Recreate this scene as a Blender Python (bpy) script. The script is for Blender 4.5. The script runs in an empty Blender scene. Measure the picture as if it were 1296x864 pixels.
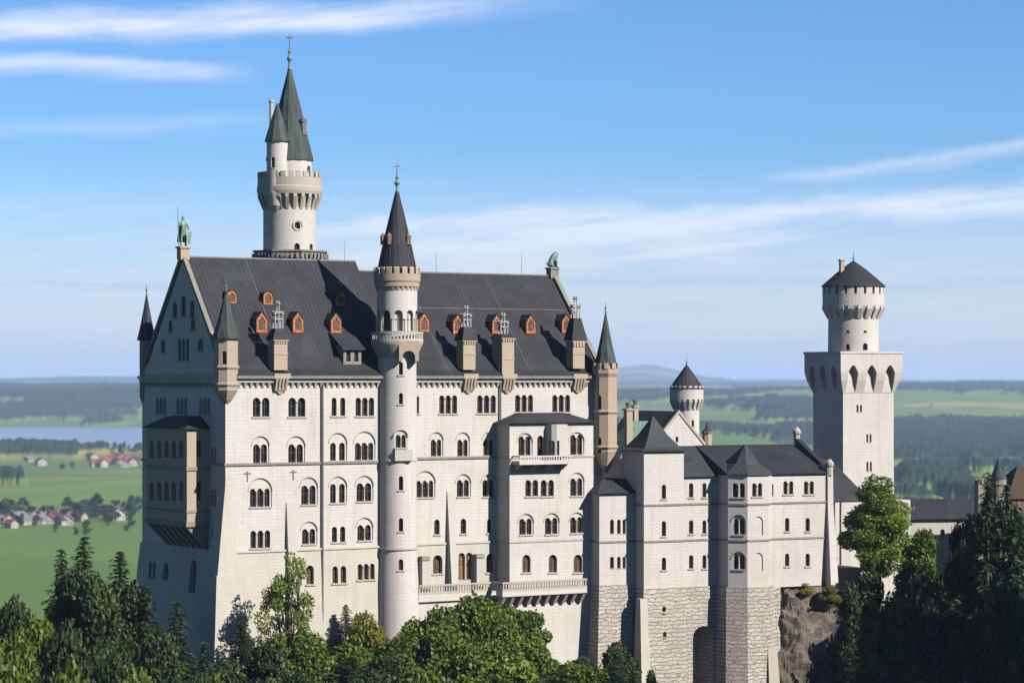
import bpy, bmesh, math, random
import numpy as np
from mathutils import Vector, Matrix, noise as mnoise

# ------------------------------------------------------------------ camera, light, exposure
SC = bpy.context.scene
COL = SC.collection
F = 3450.0            # focal length in photo pixels (photo is 1296 wide)
CX, HZ = 648.0, 478.0 # centre column and horizon row of the photo
R = math.radians
SUN_DIR = Vector((0.82 * math.cos(R(35)), -0.572 * math.cos(R(35)), math.sin(R(35)))).normalized()
SUN_STRENGTH, SKY_STRENGTH, EXPOSURE = 5.0, 0.05, 1.46

cam_d = bpy.data.cameras.new("camera")
cam = bpy.data.objects.new("camera", cam_d); COL.objects.link(cam)
cam.location = (0, 0, 0); cam.rotation_euler = (R(90), 0, 0)
cam_d.sensor_width = 36; cam_d.lens = F / 1296 * 36
cam_d.shift_y = (HZ - 432) / 1296
cam_d.clip_start = 1; cam_d.clip_end = 200000
cam_d.dof.use_dof = True; cam_d.dof.focus_distance = 372; cam_d.dof.aperture_fstop = 0.26
SC.camera = cam
SC.view_settings.view_transform = 'Standard'; SC.view_settings.look = 'None'
SC.view_settings.gamma = 1; SC.view_settings.use_curve_mapping = False
SC.view_settings.exposure = EXPOSURE
SC.render.engine = 'CYCLES'
SC.cycles.max_bounces = 5; SC.cycles.diffuse_bounces = 2; SC.cycles.glossy_bounces = 2
SC.cycles.transmission_bounces = 2; SC.cycles.volume_bounces = 1; SC.cycles.transparent_max_bounces = 6

sun_d = bpy.data.lights.new("sun", 'SUN'); sun_d.energy = SUN_STRENGTH; sun_d.angle = R(0.5)
sun_d.color = (1.0, 0.94, 0.84)
sun = bpy.data.objects.new("sun", sun_d); COL.objects.link(sun)
sun.rotation_euler = SUN_DIR.to_track_quat('Z', 'Y').to_euler()


class NT:
    """small helper to write node maths"""
    def __init__(s, tree): s.t = tree; s.n = tree.nodes; s.l = tree.links
    def new(s, typ, **kw):
        nd = s.n.new(typ)
        for k, v in kw.items(): setattr(nd, k, v)
        return nd
    def put(s, sock, v):
        if v is None: return
        if isinstance(v, bpy.types.NodeSocket): s.l.new(v, sock)
        else: sock.default_value = v
    def m(s, op, a, b=None, c=None):
        nd = s.new('ShaderNodeMath', operation=op)
        s.put(nd.inputs[0], a); s.put(nd.inputs[1], b); s.put(nd.inputs[2], c)
        return nd.outputs[0]
    def xyz(s, x, y, z):
        nd = s.new('ShaderNodeCombineXYZ'); s.put(nd.inputs[0], x); s.put(nd.inputs[1], y); s.put(nd.inputs[2], z)
        return nd.outputs[0]
    def noise(s, vec, scale, detail=4, rough=.5, lac=2.0):
        nd = s.new('ShaderNodeTexNoise'); s.put(nd.inputs['Vector'], vec)
        nd.inputs['Scale'].default_value = scale; nd.inputs['Detail'].default_value = detail
        nd.inputs['Roughness'].default_value = rough
        return nd.outputs[0]
    def ramp(s, v, stops):
        nd = s.new('ShaderNodeValToRGB'); e = nd.color_ramp.elements
        while len(e) < len(stops): e.new(.5)
        for i, (p, c) in enumerate(stops):
            e[i].position = p; e[i].color = (c if len(c) == 4 else (*c, 1)) if not isinstance(c, float) else (c, c, c, 1)
        s.put(nd.inputs[0], v); return nd.outputs[0]
    def mix(s, fac, a, b, mode='MIX'):
        nd = s.new('ShaderNodeMix', data_type='RGBA', blend_type=mode)
        s.put(nd.inputs[0], fac)
        for i, v in ((6, a), (7, b)):
            if isinstance(v, tuple) and len(v) == 3: v = (*v, 1)
            s.put(nd.inputs[i], v)
        return nd.outputs[2]
    def sep(s, v):
        nd = s.new('ShaderNodeSeparateXYZ'); s.put(nd.inputs[0], v); return nd.outputs
    def rng(s, v, a, b, c=0., d=1., smooth=True):
        nd = s.new('ShaderNodeMapRange'); nd.interpolation_type = 'SMOOTHSTEP' if smooth else 'LINEAR'
        for i, q in enumerate((v, a, b, c, d)): s.put(nd.inputs[i], q)
        return nd.outputs[0]


world = bpy.data.worlds.new("World"); SC.world = world; world.use_nodes = True
N = NT(world.node_tree); N.n.clear()
sky = N.new('ShaderNodeTexSky', sky_type='NISHITA'); sky.sun_disc = False
sky.sun_elevation = math.asin(SUN_DIR.z); sky.sun_rotation = math.atan2(SUN_DIR.x, SUN_DIR.y)
sky.altitude = 900; sky.air_density = 1.0; sky.dust_density = 0.6; sky.ozone_density = 2.0
tc = N.new('ShaderNodeTexCoord')
dx, dy, dz = N.sep(tc.outputs['Generated'])
A = N.m('MULTIPLY', N.m('ARCTAN2', dx, dy), F)             # azimuth, in photo pixels of arc
E = N.m('MULTIPLY', N.m('ARCSINE', dz), F)                 # elevation
warp = N.m('MULTIPLY', N.m('SUBTRACT', N.noise(N.xyz(N.m('MULTIPLY', A, .004), N.m('MULTIPLY', E, .012), 3.), 1, 4, .6), .5), 46)
Ew = N.m('ADD', E, warp)
wisp = N.noise(N.xyz(N.m('MULTIPLY', N.m('ADD', A, N.m('MULTIPLY', E, 1.2)), .0042), N.m('MULTIPLY', N.m('SUBTRACT', E, N.m('MULTIPLY', A, .11)), .05), 7.), 1, 9, .68)
wispm = N.rng(wisp, .33, .62)
big = N.noise(N.xyz(N.m('MULTIPLY', A, .0035), N.m('MULTIPLY', E, .011), 1.7), 1, 4, .5)


def band(c0, slope, w, a0, a1, b0, b1, amp, low=None):
    """a streak of cloud along E = c0 + slope*A, fading in between a0..a1 and out between b0..b1"""
    c = N.m('ADD', N.m('MULTIPLY', A, slope), c0)
    d = N.m('SUBTRACT', Ew, c)
    up = N.rng(d, w, 0.0)
    dn = N.rng(d, -(low or w), 0.0)
    g = N.m('MULTIPLY', up, dn)
    win = N.m('MULTIPLY', N.rng(A, a0, a1), N.rng(A, b1, b0))
    return N.m('MULTIPLY', N.m('MULTIPLY', g, win), amp)


terms = [
    band(468, .052, 26, -3000, -2000, -250, 160, 1.0, 30),
    band(376, -.02, 17, -3000, -2000, -420, -300, .75, 26),
    band(325, .02, 20, -3000, -2000, -520, -200, .35, 22),
    band(196, .05, 26, -430, -200, 2000, 3000, 1.0, 60),
    band(172, .035, 62, -480, -150, 200, 640, 1.25, 110),
    band(212, .03, 14, 200, 420, 2000, 3000, .55, 30),
    band(160, .05, 12, -100, 100, 350, 620, .35, 24),
    band(196, -.02, 30, -3000, -2000, -420, -200, .42, 90),
    band(214, .11, 12, 250, 420, 700, 900, .50, 22),
    band(130, .0, 8, 520, 640, 2000, 3000, .45, 16),
]
cl = terms[0]
for t_ in terms[1:]: cl = N.m('MAXIMUM', cl, t_)
cl = N.m('MULTIPLY', cl, N.m('ADD', N.m('MULTIPLY', wispm, .48), .52))
cl = N.m('MULTIPLY', cl, N.rng(big, .2, .5, .55, 1.))
lowmask = N.m('MULTIPLY', N.rng(E, 300, 40), N.m('ADD', .72, N.m('MULTIPLY', wispm, .28)))
cl = N.m('MAXIMUM', cl, lowmask)
cl = N.m('MULTIPLY', N.m('MINIMUM', cl, 1.0), .88)
greyb = N.m('MULTIPLY', N.m('MULTIPLY', N.rng(N.m('SUBTRACT', Ew, 118), 7, 0), N.rng(N.m('SUBTRACT', Ew, 118), -7, 0)), .28)
skyc = N.mix(1.0, sky.outputs[0], (0.46, 0.76, 1.12), 'MULTIPLY')
cloudc = N.mix(N.rng(E, -20, 90), (4.6, 4.7, 4.6), (6.4, 6.7, 7.1))
cloudc = N.mix(N.rng(E, 90, 260), cloudc, (7.8, 8.2, 9.3))
skyc = N.mix(cl, skyc, cloudc)
skyc = N.mix(greyb, skyc, (3.2, 4.2, 6.0))
skyc = N.mix(1.0, skyc, (.86, .86, .88), 'MULTIPLY')
bg = N.new('ShaderNodeBackground'); bg.inputs[1].default_value = SKY_STRENGTH
N.l.new(skyc, bg.inputs[0])
wo = N.new('ShaderNodeOutputWorld'); N.l.new(bg.outputs[0], wo.inputs[0])

# ------------------------------------------------------------------ materials


def mat(name, build, rough=.85, spec=.3, metal=0.):
    m = bpy.data.materials.new(name); m.use_nodes = True
    n = NT(m.node_tree); n.n.clear()
    p = n.new('ShaderNodeBsdfPrincipled'); p.inputs['Roughness'].default_value = rough
    p.inputs['Specular IOR Level'].default_value = spec; p.inputs['Metallic'].default_value = metal
    o = n.new('ShaderNodeOutputMaterial'); n.l.new(p.outputs[0], o.inputs[0])
    c, bump = build(n)
    n.put(p.inputs['Base Color'], (*c, 1) if isinstance(c, tuple) else c)
    if bump is not None:
        h, dist, st = bump
        b = n.new('ShaderNodeBump'); b.inputs['Distance'].default_value = dist; b.inputs['Strength'].default_value = st
        n.l.new(h, b.inputs['Height']); n.l.new(b.outputs[0], p.inputs['Normal'])
    return m


def stone(name, col, col2, mortar, bw, bh, ms, blend=.5, streak=.45, bumpd=.03, bump=.4, stain=(.18, .165, .145), tangent=False):
    def b(n):
        tc = n.new('ShaderNodeTexCoord'); x, y, z = n.sep(tc.outputs['Object'])
        u_ = n.m('ADD', x, y)
        if tangent:
            nx, ny, nz = n.sep(tc.outputs['Normal']); u_ = n.m('SUBTRACT', n.m('MULTIPLY', y, nx), n.m('MULTIPLY', x, ny))
            jt = n.m('MULTIPLY', n.m('SUBTRACT', n.noise(tc.outputs['Object'], .9, 3, .6), .5), 1.0)
            u_ = n.m('ADD', u_, n.m('MULTIPLY', jt, 2.6)); z = n.m('ADD', z, n.m('MULTIPLY', jt, .8))
        v = n.xyz(u_, z, 0.)
        br = n.new('ShaderNodeTexBrick'); n.put(br.inputs['Vector'], v)
        br.inputs['Color1'].default_value = (*col, 1); br.inputs['Color2'].default_value = (*col2, 1)
        br.inputs['Mortar'].default_value = (*mortar, 1); br.inputs['Scale'].default_value = 1
        br.inputs['Brick Width'].default_value = bw; br.inputs['Row Height'].default_value = bh
        br.inputs['Mortar Size'].default_value = ms; br.inputs['Mortar Smooth'].default_value = .4
        plain = n.mix(n.noise(tc.outputs['Object'], .9, 5, .65), col, col2)
        c = n.mix(blend, plain, br.outputs[0])
        big = n.rng(n.noise(tc.outputs['Object'], .13, 5, .6), .38, .72)
        c = n.mix(n.m('MULTIPLY', big, .34), c, stain)
        sv = n.xyz(n.m('MULTIPLY', n.m('ADD', x, y), 1.3), n.m('MULTIPLY', z, .09), 2.)
        st = n.rng(n.noise(sv, 1, 5, .62), .47, .74)
        c = n.mix(n.m('MULTIPLY', st, streak), c, stain)
        fine = n.noise(tc.outputs['Object'], 5, 4, .7)
        c = n.mix(n.m('MULTIPLY', n.rng(fine, .45, .8), .18), c, stain)
        h = n.m('ADD', n.m('MULTIPLY', br.outputs[1], -1.0), n.m('MULTIPLY', fine, .7))
        return c, (h, bumpd, bump)
    return mat(name, b)


M = {}
M['wall'] = stone('pale_limestone', (0.2826, 0.2678, 0.2582), (0.2583, 0.2447, 0.2356), (0.2154, 0.2037, 0.1960), 1.25, .46, .035, .55)
M['cream'] = stone('cream_limestone', (0.2586, 0.2470, 0.2119), (0.2338, 0.2236, 0.1921), (0.1890, 0.1768, 0.1525), 1.1, .42, .03, .4)
M['trim'] = stone('trim_stone', (0.2150, 0.1935, 0.1667), (0.1935, 0.1720, 0.1452), (0.1505, 0.1344, 0.1129), 1.2, .6, .02, .2)
M['peach'] = stone('peach_sandstone', (0.2196, 0.1717, 0.1290), (0.1838, 0.1440, 0.1064), (0.1328, 0.1052, 0.0774), .7, .35, .03, .5)
M['grey_stone'] = stone('weathered_stone', (0.1129, 0.1021, 0.0887), (0.0914, 0.0833, 0.0726), (0.0699, 0.0645, 0.0538), .9, .4, .03, .5)
M['rough'] = stone('rough_masonry', (0.3014, 0.2755, 0.2480), (0.2260, 0.2057, 0.1818), (0.1130, 0.1008, 0.0867), 1.3, .55, .05, .85, .4, .3, 1.0, tangent=True)
M['redbrick'] = stone('red_brown_brick', (0.0645, 0.0302, 0.0181), (0.0484, 0.0242, 0.0161), (0.0484, 0.0363, 0.0282), .5, .2, .02, .7)
M['plaster'] = stone('white_plaster', (0.2473, 0.2365, 0.2204), (0.2258, 0.2150, 0.1989), (0.2043, 0.1935, 0.1774), 2, 1, .01, .1)


def roofmat(name, c1, c2, patina=None, seam=.62):
    def b(n):
        tc = n.new('ShaderNodeTexCoord'); x, y, z = n.sep(tc.outputs['Object'])
        s = n.m('PINGPONG', n.m('ADD', x, n.m('MULTIPLY', y, .0)), seam / 2)
        line = n.rng(s, .075, .0)
        row = n.rng(n.m('PINGPONG', z, 1.25), .05, 0.)
        base = n.mix(n.noise(n.xyz(n.m('MULTIPLY', x, 1.6), n.m('MULTIPLY', y, .2), n.m('MULTIPLY', z, .25)), 1, 5, .65), c1, c2)
        pn = n.rng(n.noise(tc.outputs['Object'], .25, 5, .65), .42, .75)
        base = n.mix(n.m('MULTIPLY', pn, .6), base, tuple(v * 1.7 for v in c2))
        base = n.mix(n.m('MULTIPLY', line, n.rng(n.noise(tc.outputs['Object'], .35, 4, .7), .3, .68, .2, .8)), base, tuple(v * 3. for v in c2))
        base = n.mix(n.m('MULTIPLY', row, .3), base, tuple(v * .5 for v in c1))
        if patina:
            base = n.mix(n.rng(n.noise(n.xyz(n.m('MULTIPLY', n.m('ADD', x, y), 1.5), n.m('MULTIPLY', z, .22), 0.), 1, 5, .6), .38, .68), base, patina)
        return base, (line, .05, .6)
    return mat(name, b, rough=.7, spec=.14)


M['roof'] = roofmat('dark_metal_roof', (0.0090, 0.0100, 0.0121), (0.0142, 0.0146, 0.0181))
M['roof_wing'] = roofmat('grey_slate_roof', (0.0126, 0.0126, 0.0162), (0.0200, 0.0213, 0.0250), (0.0193, 0.0260, 0.0272))
M['cone_dark'] = roofmat('dark_cone_sheet', (0.0097, 0.0106, 0.0135), (0.0142, 0.0152, 0.0181))
M['copper'] = roofmat('weathered_copper', (0.0132, 0.0156, 0.0154), (0.0199, 0.0254, 0.0243), (0.0332, 0.0460, 0.0431))
M['copper_light'] = roofmat('green_copper', (0.0377, 0.0649, 0.0574), (0.0491, 0.0868, 0.0762), (0.0649, 0.1087, 0.0922))
M['redroof'] = roofmat('red_tile_roof', (0.1150, 0.0320, 0.0191), (0.0897, 0.0240, 0.0142))
M['brownroof'] = roofmat('brown_roof', (0.0321, 0.0188, 0.0132), (0.0226, 0.0143, 0.0113))


def plainmat(name, c, var=.25, sc=2., rough=.7, spec=.3, metal=0.):
    def b(n):
        tc = n.new('ShaderNodeTexCoord')
        f = n.noise(tc.outputs['Object'], sc, 5, .6)
        return n.mix(n.rng(f, .35, .7), tuple(v * (1 - var) for v in c), tuple(min(1, v * (1 + var)) for v in c)), (f, .02, .3)
    return mat(name, b, rough, spec, metal)


M['orange'] = plainmat('orange_terracotta_wood', (.20, .062, .02), .4, 3)
M['glass'] = plainmat('dark_window_glass', (.006, .007, .009), .5, 1.5, .3, .25)
M['glass_warm'] = plainmat('brown_window_frame', (.045, .026, .014), .4, 3, .5)
M['bronze'] = plainmat('verdigris_bronze', (.07, .115, .09), .5, 6, .6, .4)
M['whitemetal'] = plainmat('pale_metal', (0.1800, 0.1800, 0.1750), .15, 5, .5, .4)
M['gutter'] = plainmat('grey_zinc_gutter', (0.0765, 0.0765, 0.0810), .2, 3, .5, .5)
M['pipe'] = plainmat('dark_iron', (.07, .07, .07), .2, 3, .6)
M['door'] = plainmat('brown_oak_door', (.13, .07, .03), .3, 3)

# ------------------------------------------------------------------ mesh helpers


def BM(): return bmesh.new()


def loft(bm, rings, closed=True, cap=True):
    rows = [[bm.verts.new(p) for p in r] for r in rings]
    n = len(rows[0])
    for a, b in zip(rows, rows[1:]):
        for i in range(n if closed else n - 1):
            j = (i + 1) % n
            bm.faces.new((a[i], a[j], b[j], b[i]))
    if cap:
        bm.faces.new(rows[0][::-1]); bm.faces.new(rows[-1])
    return bm


def box(bm, x0, x1, y0, y1, z0, z1, tx=0, ty=0):
    """box, optionally tapering by tx, ty at the top"""
    return loft(bm, [[(x0, y0, z0), (x1, y0, z0), (x1, y1, z0), (x0, y1, z0)],
                     [(x0 + tx, y0 + ty, z1), (x1 - tx, y0 + ty, z1), (x1 - tx, y1 - ty, z1), (x0 + tx, y1 - ty, z1)]])


def prism(bm, pts, z0, z1):
    return loft(bm, [[(x, y, z0) for x, y in pts], [(x, y, z1) for x, y in pts]])


def lathe(bm, cx, cy, prof, n=40, rot=0.):
    return loft(bm, [[(cx + max(r, .015) * math.cos(rot + 2 * math.pi * i / n), cy + max(r, .015) * math.sin(rot + 2 * math.pi * i / n), z)
                      for i in range(n)] for r, z in prof])


def ring(bm, cx, cy, r0, r1, z0, z1, n=40, rot=0.):
    """an open ring wall"""
    pr = [(r1, z0), (r1, z1), (r0, z1), (r0, z0)]
    rows = [[bm.verts.new((cx + r * math.cos(rot + 2 * math.pi * i / n), cy + r * math.sin(rot + 2 * math.pi * i / n), z)) for i in range(n)] for r, z in pr]
    for k in range(4):
        a, b = rows[k], rows[(k + 1) % 4]
        for i in range(n):
            j = (i + 1) % n; bm.faces.new((a[i], a[j], b[j], b[i]))
    return bm


def teeth(bm, cx, cy, poly, N_, frac, rot=0.):
    """N_ blocks round a circle; poly is the (r, z) outline of a block"""
    for k in range(N_):
        a0 = rot + 2 * math.pi * (k - frac / 2) / N_; a1 = rot + 2 * math.pi * (k + frac / 2) / N_
        loft(bm, [[(cx + r * math.cos(a), cy + r * math.sin(a), z) for r, z in poly] for a in (a0, (a0 + a1) / 2, a1)])
    return bm


def tube(bm, p0, p1, r0, r1=None, n=6):
    p0, p1 = Vector(p0), Vector(p1); r1 = r0 if r1 is None else r1
    q = (p1 - p0).to_track_quat('Z', 'Y')
    e = [q @ Vector((math.cos(2 * math.pi * i / n), math.sin(2 * math.pi * i / n), 0)) for i in range(n)]
    return loft(bm, [[p0 + v * r0 for v in e], [p1 + v * r1 for v in e]])


def arch2d(w, h, pointed=False, n=8):
    """outline (x, z) of an arched opening, width w, total height h, from the bottom"""
    r = w / 2; s = max(h - r * (1.35 if pointed else 1), .02)
    pts = [(-r, 0), (r, 0)]
    for i in range(n + 1):
        a = math.pi * i / n
        if pointed:
            x = r * math.cos(a); pts.append((x, s + 1.35 * r * (1 - abs(x / r) ** 1.7)))
        else: pts.append((r * math.cos(a), s + r * math.sin(a)))
    return pts


def obj(name, bm, m, parent=None, loc=None, smooth=False):
    if bm.faces:
        bmesh.ops.recalc_face_normals(bm, faces=bm.faces[:])
    me = bpy.data.meshes.new(name); bm.to_mesh(me); bm.free()
    me.materials.append(M[m] if isinstance(m, str) else m)
    if smooth: me.shade_smooth()
    o = bpy.data.objects.new(name, me); COL.objects.link(o)
    if parent is not None: o.parent = parent
    if loc is not None: o.location = loc
    return o


def tag(o, label=None, cat=None, group=None, kind=None):
    if label: o['label'] = label
    if cat: o['category'] = cat
    if group: o['group'] = group
    if kind: o['kind'] = kind
    return o


def at(px, py, Y): return Vector(((px - CX) / F * Y, Y, (HZ - py) / F * Y))


class Thing:
    """an Empty at the base of a building; its meshes use local x, y (turned by th) and world heights"""
    def __init__(s, name, label, cat, ox, oy, th, zb, group=None):
        s.e = bpy.data.objects.new(name, None); COL.objects.link(s.e)
        s.e.empty_display_size = 1
        s.e.location = (ox, oy, zb); s.e.rotation_euler = (0, 0, R(th)); tag(s.e, label, cat, group)
        s.ox, s.oy, s.th, s.zb = ox, oy, R(th), zb
        s.c, s.s = math.cos(s.th), math.sin(s.th)
    def world(s, x, y): return (s.ox + x * s.c - y * s.s, s.oy + x * s.s + y * s.c)
    def vec(s, x, y): return (x * s.c - y * s.s, x * s.s + y * s.c)
    def local(s, X, Y):
        X -= s.ox; Y -= s.oy
        return (X * s.c + Y * s.s, -X * s.s + Y * s.c)
    def part(s, name, bm, m, label=None, **k):
        o = obj(name, bm, m, s.e, (0, 0, -s.zb), **k)
        if label: o['label'] = label
        return o
    def hit(s, face, px):
        """where the sight line of photo column px meets a face -> distance along the face, depth Y"""
        x0, y0, phi = face
        P = s.world(x0, y0); d = s.vec(math.cos(phi), math.sin(phi)); k = (px - CX) / F
        a = (k * P[1] - P[0]) / (d[0] - k * d[1])
        return a, P[1] + a * d[1]
    def z(s, face, px, py):
        a, Y = s.hit(face, px); return (HZ - py) / F * Y
    def x(s, face, px): return s.hit(face, px)[0]
    def centre(s, px, Y):
        return s.local((px - CX) / F * Y, Y)


def cut(o, bm):
    if not bm.faces: bm.free(); return
    bmesh.ops.recalc_face_normals(bm, faces=bm.faces[:])
    me = bpy.data.meshes.new('tmp'); bm.to_mesh(me); bm.free()
    c = bpy.data.objects.new('tmp', me); COL.objects.link(c)
    c.parent = o.parent; c.location = o.location
    md = o.modifiers.new('b', 'BOOLEAN'); md.operation = 'DIFFERENCE'; md.object = c; md.solver = 'EXACT'
    bpy.context.view_layer.update()
    dg = bpy.context.evaluated_depsgraph_get()
    new = bpy.data.meshes.new_from_object(o.evaluated_get(dg))
    o.modifiers.clear()
    if len(new.polygons) > 4: old = o.data; new.name = old.name; o.data = new; bpy.data.meshes.remove(old)
    bpy.data.objects.remove(c); bpy.data.meshes.remove(me)


WCACHE = {}


class Wall:
    def __init__(s, T, name, bm, m, label=None):
        s.T, s.o = T, T.part(name, bm, m, label); s.c1, s.c2 = BM(), BM(); s.n = 0
    def prismcut(s, bm, pts, x, y, z, phi, d0, d1):
        c, sn = math.cos(phi), math.sin(phi)
        rings = []
        for d in (d0, d1):
            rings.append([(x + px * c - d * sn, y + px * sn + d * c, z + pz) for px, pz in pts])
        loft(bm, rings)
    def opening(s, x, y, z, phi, w, h, n=1, arch=None, gapf=.30, depth=.55, glass='glass', name='window', sill=True, back=.4):
        """n arched lights side by side centred on local (x, y), bottom at world height z, in a face with direction phi"""
        c, sn = math.cos(phi), math.sin(phi)
        lw = w / (n + (n - 1) * gapf) ; g = lw * gapf
        for i in range(n):
            u = -w / 2 + lw / 2 + i * (lw + g)
            s.prismcut(s.c2, arch2d(lw, h), x + u * c, y + u * sn, z, phi, -back, depth)
        if arch:
            aw = max(w + .5, 1.0); s.prismcut(s.c1, arch2d(aw, arch - 0, n=14), x, y, z, phi, -back, .14)
        key = (round(w, 1), round(h, 1), n, round(gapf, 1), round(arch or 0, 1), glass, sill, round(depth, 2))
        if key not in WCACHE:
            b = BM(); hm_ = BM()
            if sill: box(b, -w / 2 - .18, w / 2 + .18, -.14, .1, -.20, -.003)
            if arch:
                aw = max(w + .5, 1.0); r0 = aw / 2; zc = arch - r0
                for i in range(14):
                    a0, a1 = math.pi * i / 14, math.pi * (i + 1) / 14
                    q = []
                    for a in (a0, a1):
                        q.append([((r0 + .004) * math.cos(a), -.06, zc + (r0 + .004) * math.sin(a)), ((r0 + .13) * math.cos(a), -.06, zc + (r0 + .13) * math.sin(a)),
                                  ((r0 + .13) * math.cos(a), .02, zc + (r0 + .13) * math.sin(a)), ((r0 + .004) * math.cos(a), .02, zc + (r0 + .004) * math.sin(a))])
                    loft(hm_, q)
            cm = BM(); hz = max(h - lw / 2, .3)
            if n > 1:                # slender column with capital and base before each mullion
                lathe(cm, 0, .05, [(g * .62, .01), (g * .62, .12), (g * .36, .2), (g * .34, hz - .25), (g * .7, hz - .02), (g * .7, hz + .04)], 8)
            if not b.faces: box(b, -w / 2, w / 2, -.05, .02, -.12, -.003)
            p = BM(); box(p, -w / 2 - .01, w / 2 + .01, depth - .12, depth - .06, .0, h)
            fr = BM()
            for i in range(n):
                u = -w / 2 + lw / 2 + i * (lw + g)
                box(fr, u - .035, u + .035, depth - .2, depth - .125, 0, h - .03)
                box(fr, u - lw / 2, u + lw / 2, depth - .19, depth - .123, h * .55, h * .55 + .07)
            for q in (b, p, fr, cm, hm_): bmesh.ops.recalc_face_normals(q, faces=q.faces[:])
            ms = []
            if gapf >= .5: cm.free(); cm = BM()
            for q, nm, mm in ((b, 'window_surround', 'trim'), (p, 'pane', glass), (fr, 'glazing_bar', 'glass_warm'), (cm, 'column', 'trim'), (hm_, 'hood_mould', 'trim')):
                me = bpy.data.meshes.new(nm); q.to_mesh(me); q.free(); me.materials.append(M[mm]); ms.append(me)
            WCACHE[key] = ms
        ms = WCACHE[key]
        wo_ = bpy.data.objects.new(name, ms[0]); COL.objects.link(wo_); wo_.parent = s.T.e
        wo_.location = (x, y, z - s.T.zb); wo_.rotation_euler = (0, 0, phi)
        for me, nm in ((ms[1], 'pane'), (ms[2], 'glazing_bar')) + (((ms[4], 'hood_mould'),) if arch else ()):
            q = bpy.data.objects.new(nm, me); COL.objects.link(q); q.parent = wo_
        for i in range(n - 1 if gapf < .5 else 0):
            q = bpy.data.objects.new('column', ms[3]); COL.objects.link(q); q.parent = wo_; q.location = (-w / 2 + lw + g / 2 + i * (lw + g), 0, 0)
        s.n += 1
        return wo_
    def win(s, face, l, r, t, b, n=1, arch=None, **k):
        """an opening given by the photo columns l..r and rows t..b on a face"""
        mid = (l + r) / 2; a0, _ = s.T.hit(face, l); a1, _ = s.T.hit(face, r); a, Y = s.T.hit(face, mid)
        z0, z1 = (HZ - b) / F * Y, (HZ - t) / F * Y
        x, y = face[0] + a * math.cos(face[2]), face[1] + a * math.sin(face[2])
        ar = ((HZ - arch) / F * Y - z0) if arch else None
        return s.opening(x, y, z0, face[2], abs(a1 - a0), z1 - z0, n, ar, **k)
    def cyl(s, cx, cy, r, px, t, b, wpx, n=1, arch=None, **k):
        """an opening on a round tower of radius r"""
        X, Y = s.T.world(cx, cy); Yf = Y - r * .8; sc = Yf / F
        off = (px - (CX + X / Y * F)) * sc
        be = math.asin(max(-.98, min(.98, off / r)))
        base = math.atan2(-Y, -X) + be           # world direction of the window's outward normal
        nl = base - s.T.th
        x, y = cx + (r - .03) * math.cos(nl), cy + (r - .03) * math.sin(nl)
        z0, z1 = (HZ - b) * sc, (HZ - t) * sc
        ar = ((HZ - arch) * sc - z0) if arch else None
        return s.opening(x, y, z0, nl + math.pi / 2, wpx * sc / max(.4, math.cos(be)), z1 - z0, n, ar, **k)
    def done(s):
        cut(s.o, s.c1); cut(s.o, s.c2)


def weathervane(T, name, cx, cy, z0, z1, r=.10, m='bronze', ball=.35):
    b = BM(); h = z1 - z0
    lathe(b, cx, cy, [(r * 2.2, z0 - .2), (r * 1.2, z0 + h * .1), (ball * .5, z0 + h * .18), (ball, z0 + h * .26), (ball * .5, z0 + h * .34), (r, z0 + h * .4),
                      (ball * .7, z0 + h * .46), (r * .8, z0 + h * .52), (r * .5, z0 + h * .8), (.03, z1)], 10)
    box(b, cx - .32 * h * .3, cx + .32 * h * .3, cy - .04, cy + .04, z0 + h * .84, z0 + h * .89)
    return T.part(name, b, m)

# ------------------------------------------------------------------ THE PALACE


PI = math.pi
TH = 33
PZ = -40.0
Pal = Thing('palace', 'long white stone palace with dark steep roof and orange dormers', 'palace', -36.8, 350., TH, PZ)
W_, L1, L2 = 24.8, 25.9, 59.0
FR = (0, 0, 0.)                 # front face, x to the right
GB = (0, 0, -PI / 2)            # gable face (a runs towards the viewer; a = -y)
ZE, ZS, ZB = .3, -11.1, -22.5   # eaves, string course, base string
ZR1, ZR2 = 15.9, 14.6
YR = 12.4

# west block walls (solid, with gable)


def house_solid(bm, x0, x1, w, zb, ze, zr, yr, ov=0):
    a = [(x0, 0, zb), (x0, w, zb), (x0, w, ze), (x0, w - 2.2, 2.2), (x0, yr, zr - .4), (x0, 2.2, 2.2), (x0, 0, ze)]
    loft(bm, [a, [(x1, y, z) for _, y, z in a]])


b = BM(); house_solid(b, 0, L1, W_, ZB, ZE, ZR1, YR)
# narrow the solid a little under the roof so the sheets stay outside it
w1 = Wall(Pal, 'west_block_wall', b, 'wall')
R1 = [(320, 341, 503, 527, 2, None), (365, 386.5, 503, 527, 2, None), (419.6, 437, 503, 526, 2, None), (450, 473.5, 503, 526, 3, None)]
for l, r, t, bt, n, ar in R1: w1.win(FR, l, r, t, bt, n, ar, gapf=.25 if l != 419.6 else .75)
for l, r, t, bt, n, ar in [(321, 338.5, 562, 585.5, 2, 552), (365.5, 384, 562, 585.5, 2, 552), (418.5, 437, 560, 582.5, 2, 548), (450, 473, 560, 582, 3, 546)]:
    w1.win(FR, l, r, t, bt, n, ar, gapf=.25 if l != 418.5 else .6)
for l, r, t, bt, n, ar in [(317, 342, 618, 641, 3, 605), (382, 400, 614, 638, 2, 604), (418.5, 437, 612, 636, 2, 603), (452, 470.5, 611, 634, 2, 602),
                           (317, 342, 671, 693, 3, None), (383, 399.5, 669, 688, 2, 660), (420, 437, 666, 685.5, 2, None), (453, 470, 664, 683.5, 2, 655)]:
    w1.win(FR, l, r, t, bt, n, ar, gapf=.3 if l not in (418.5, 420) else .6)
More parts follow.
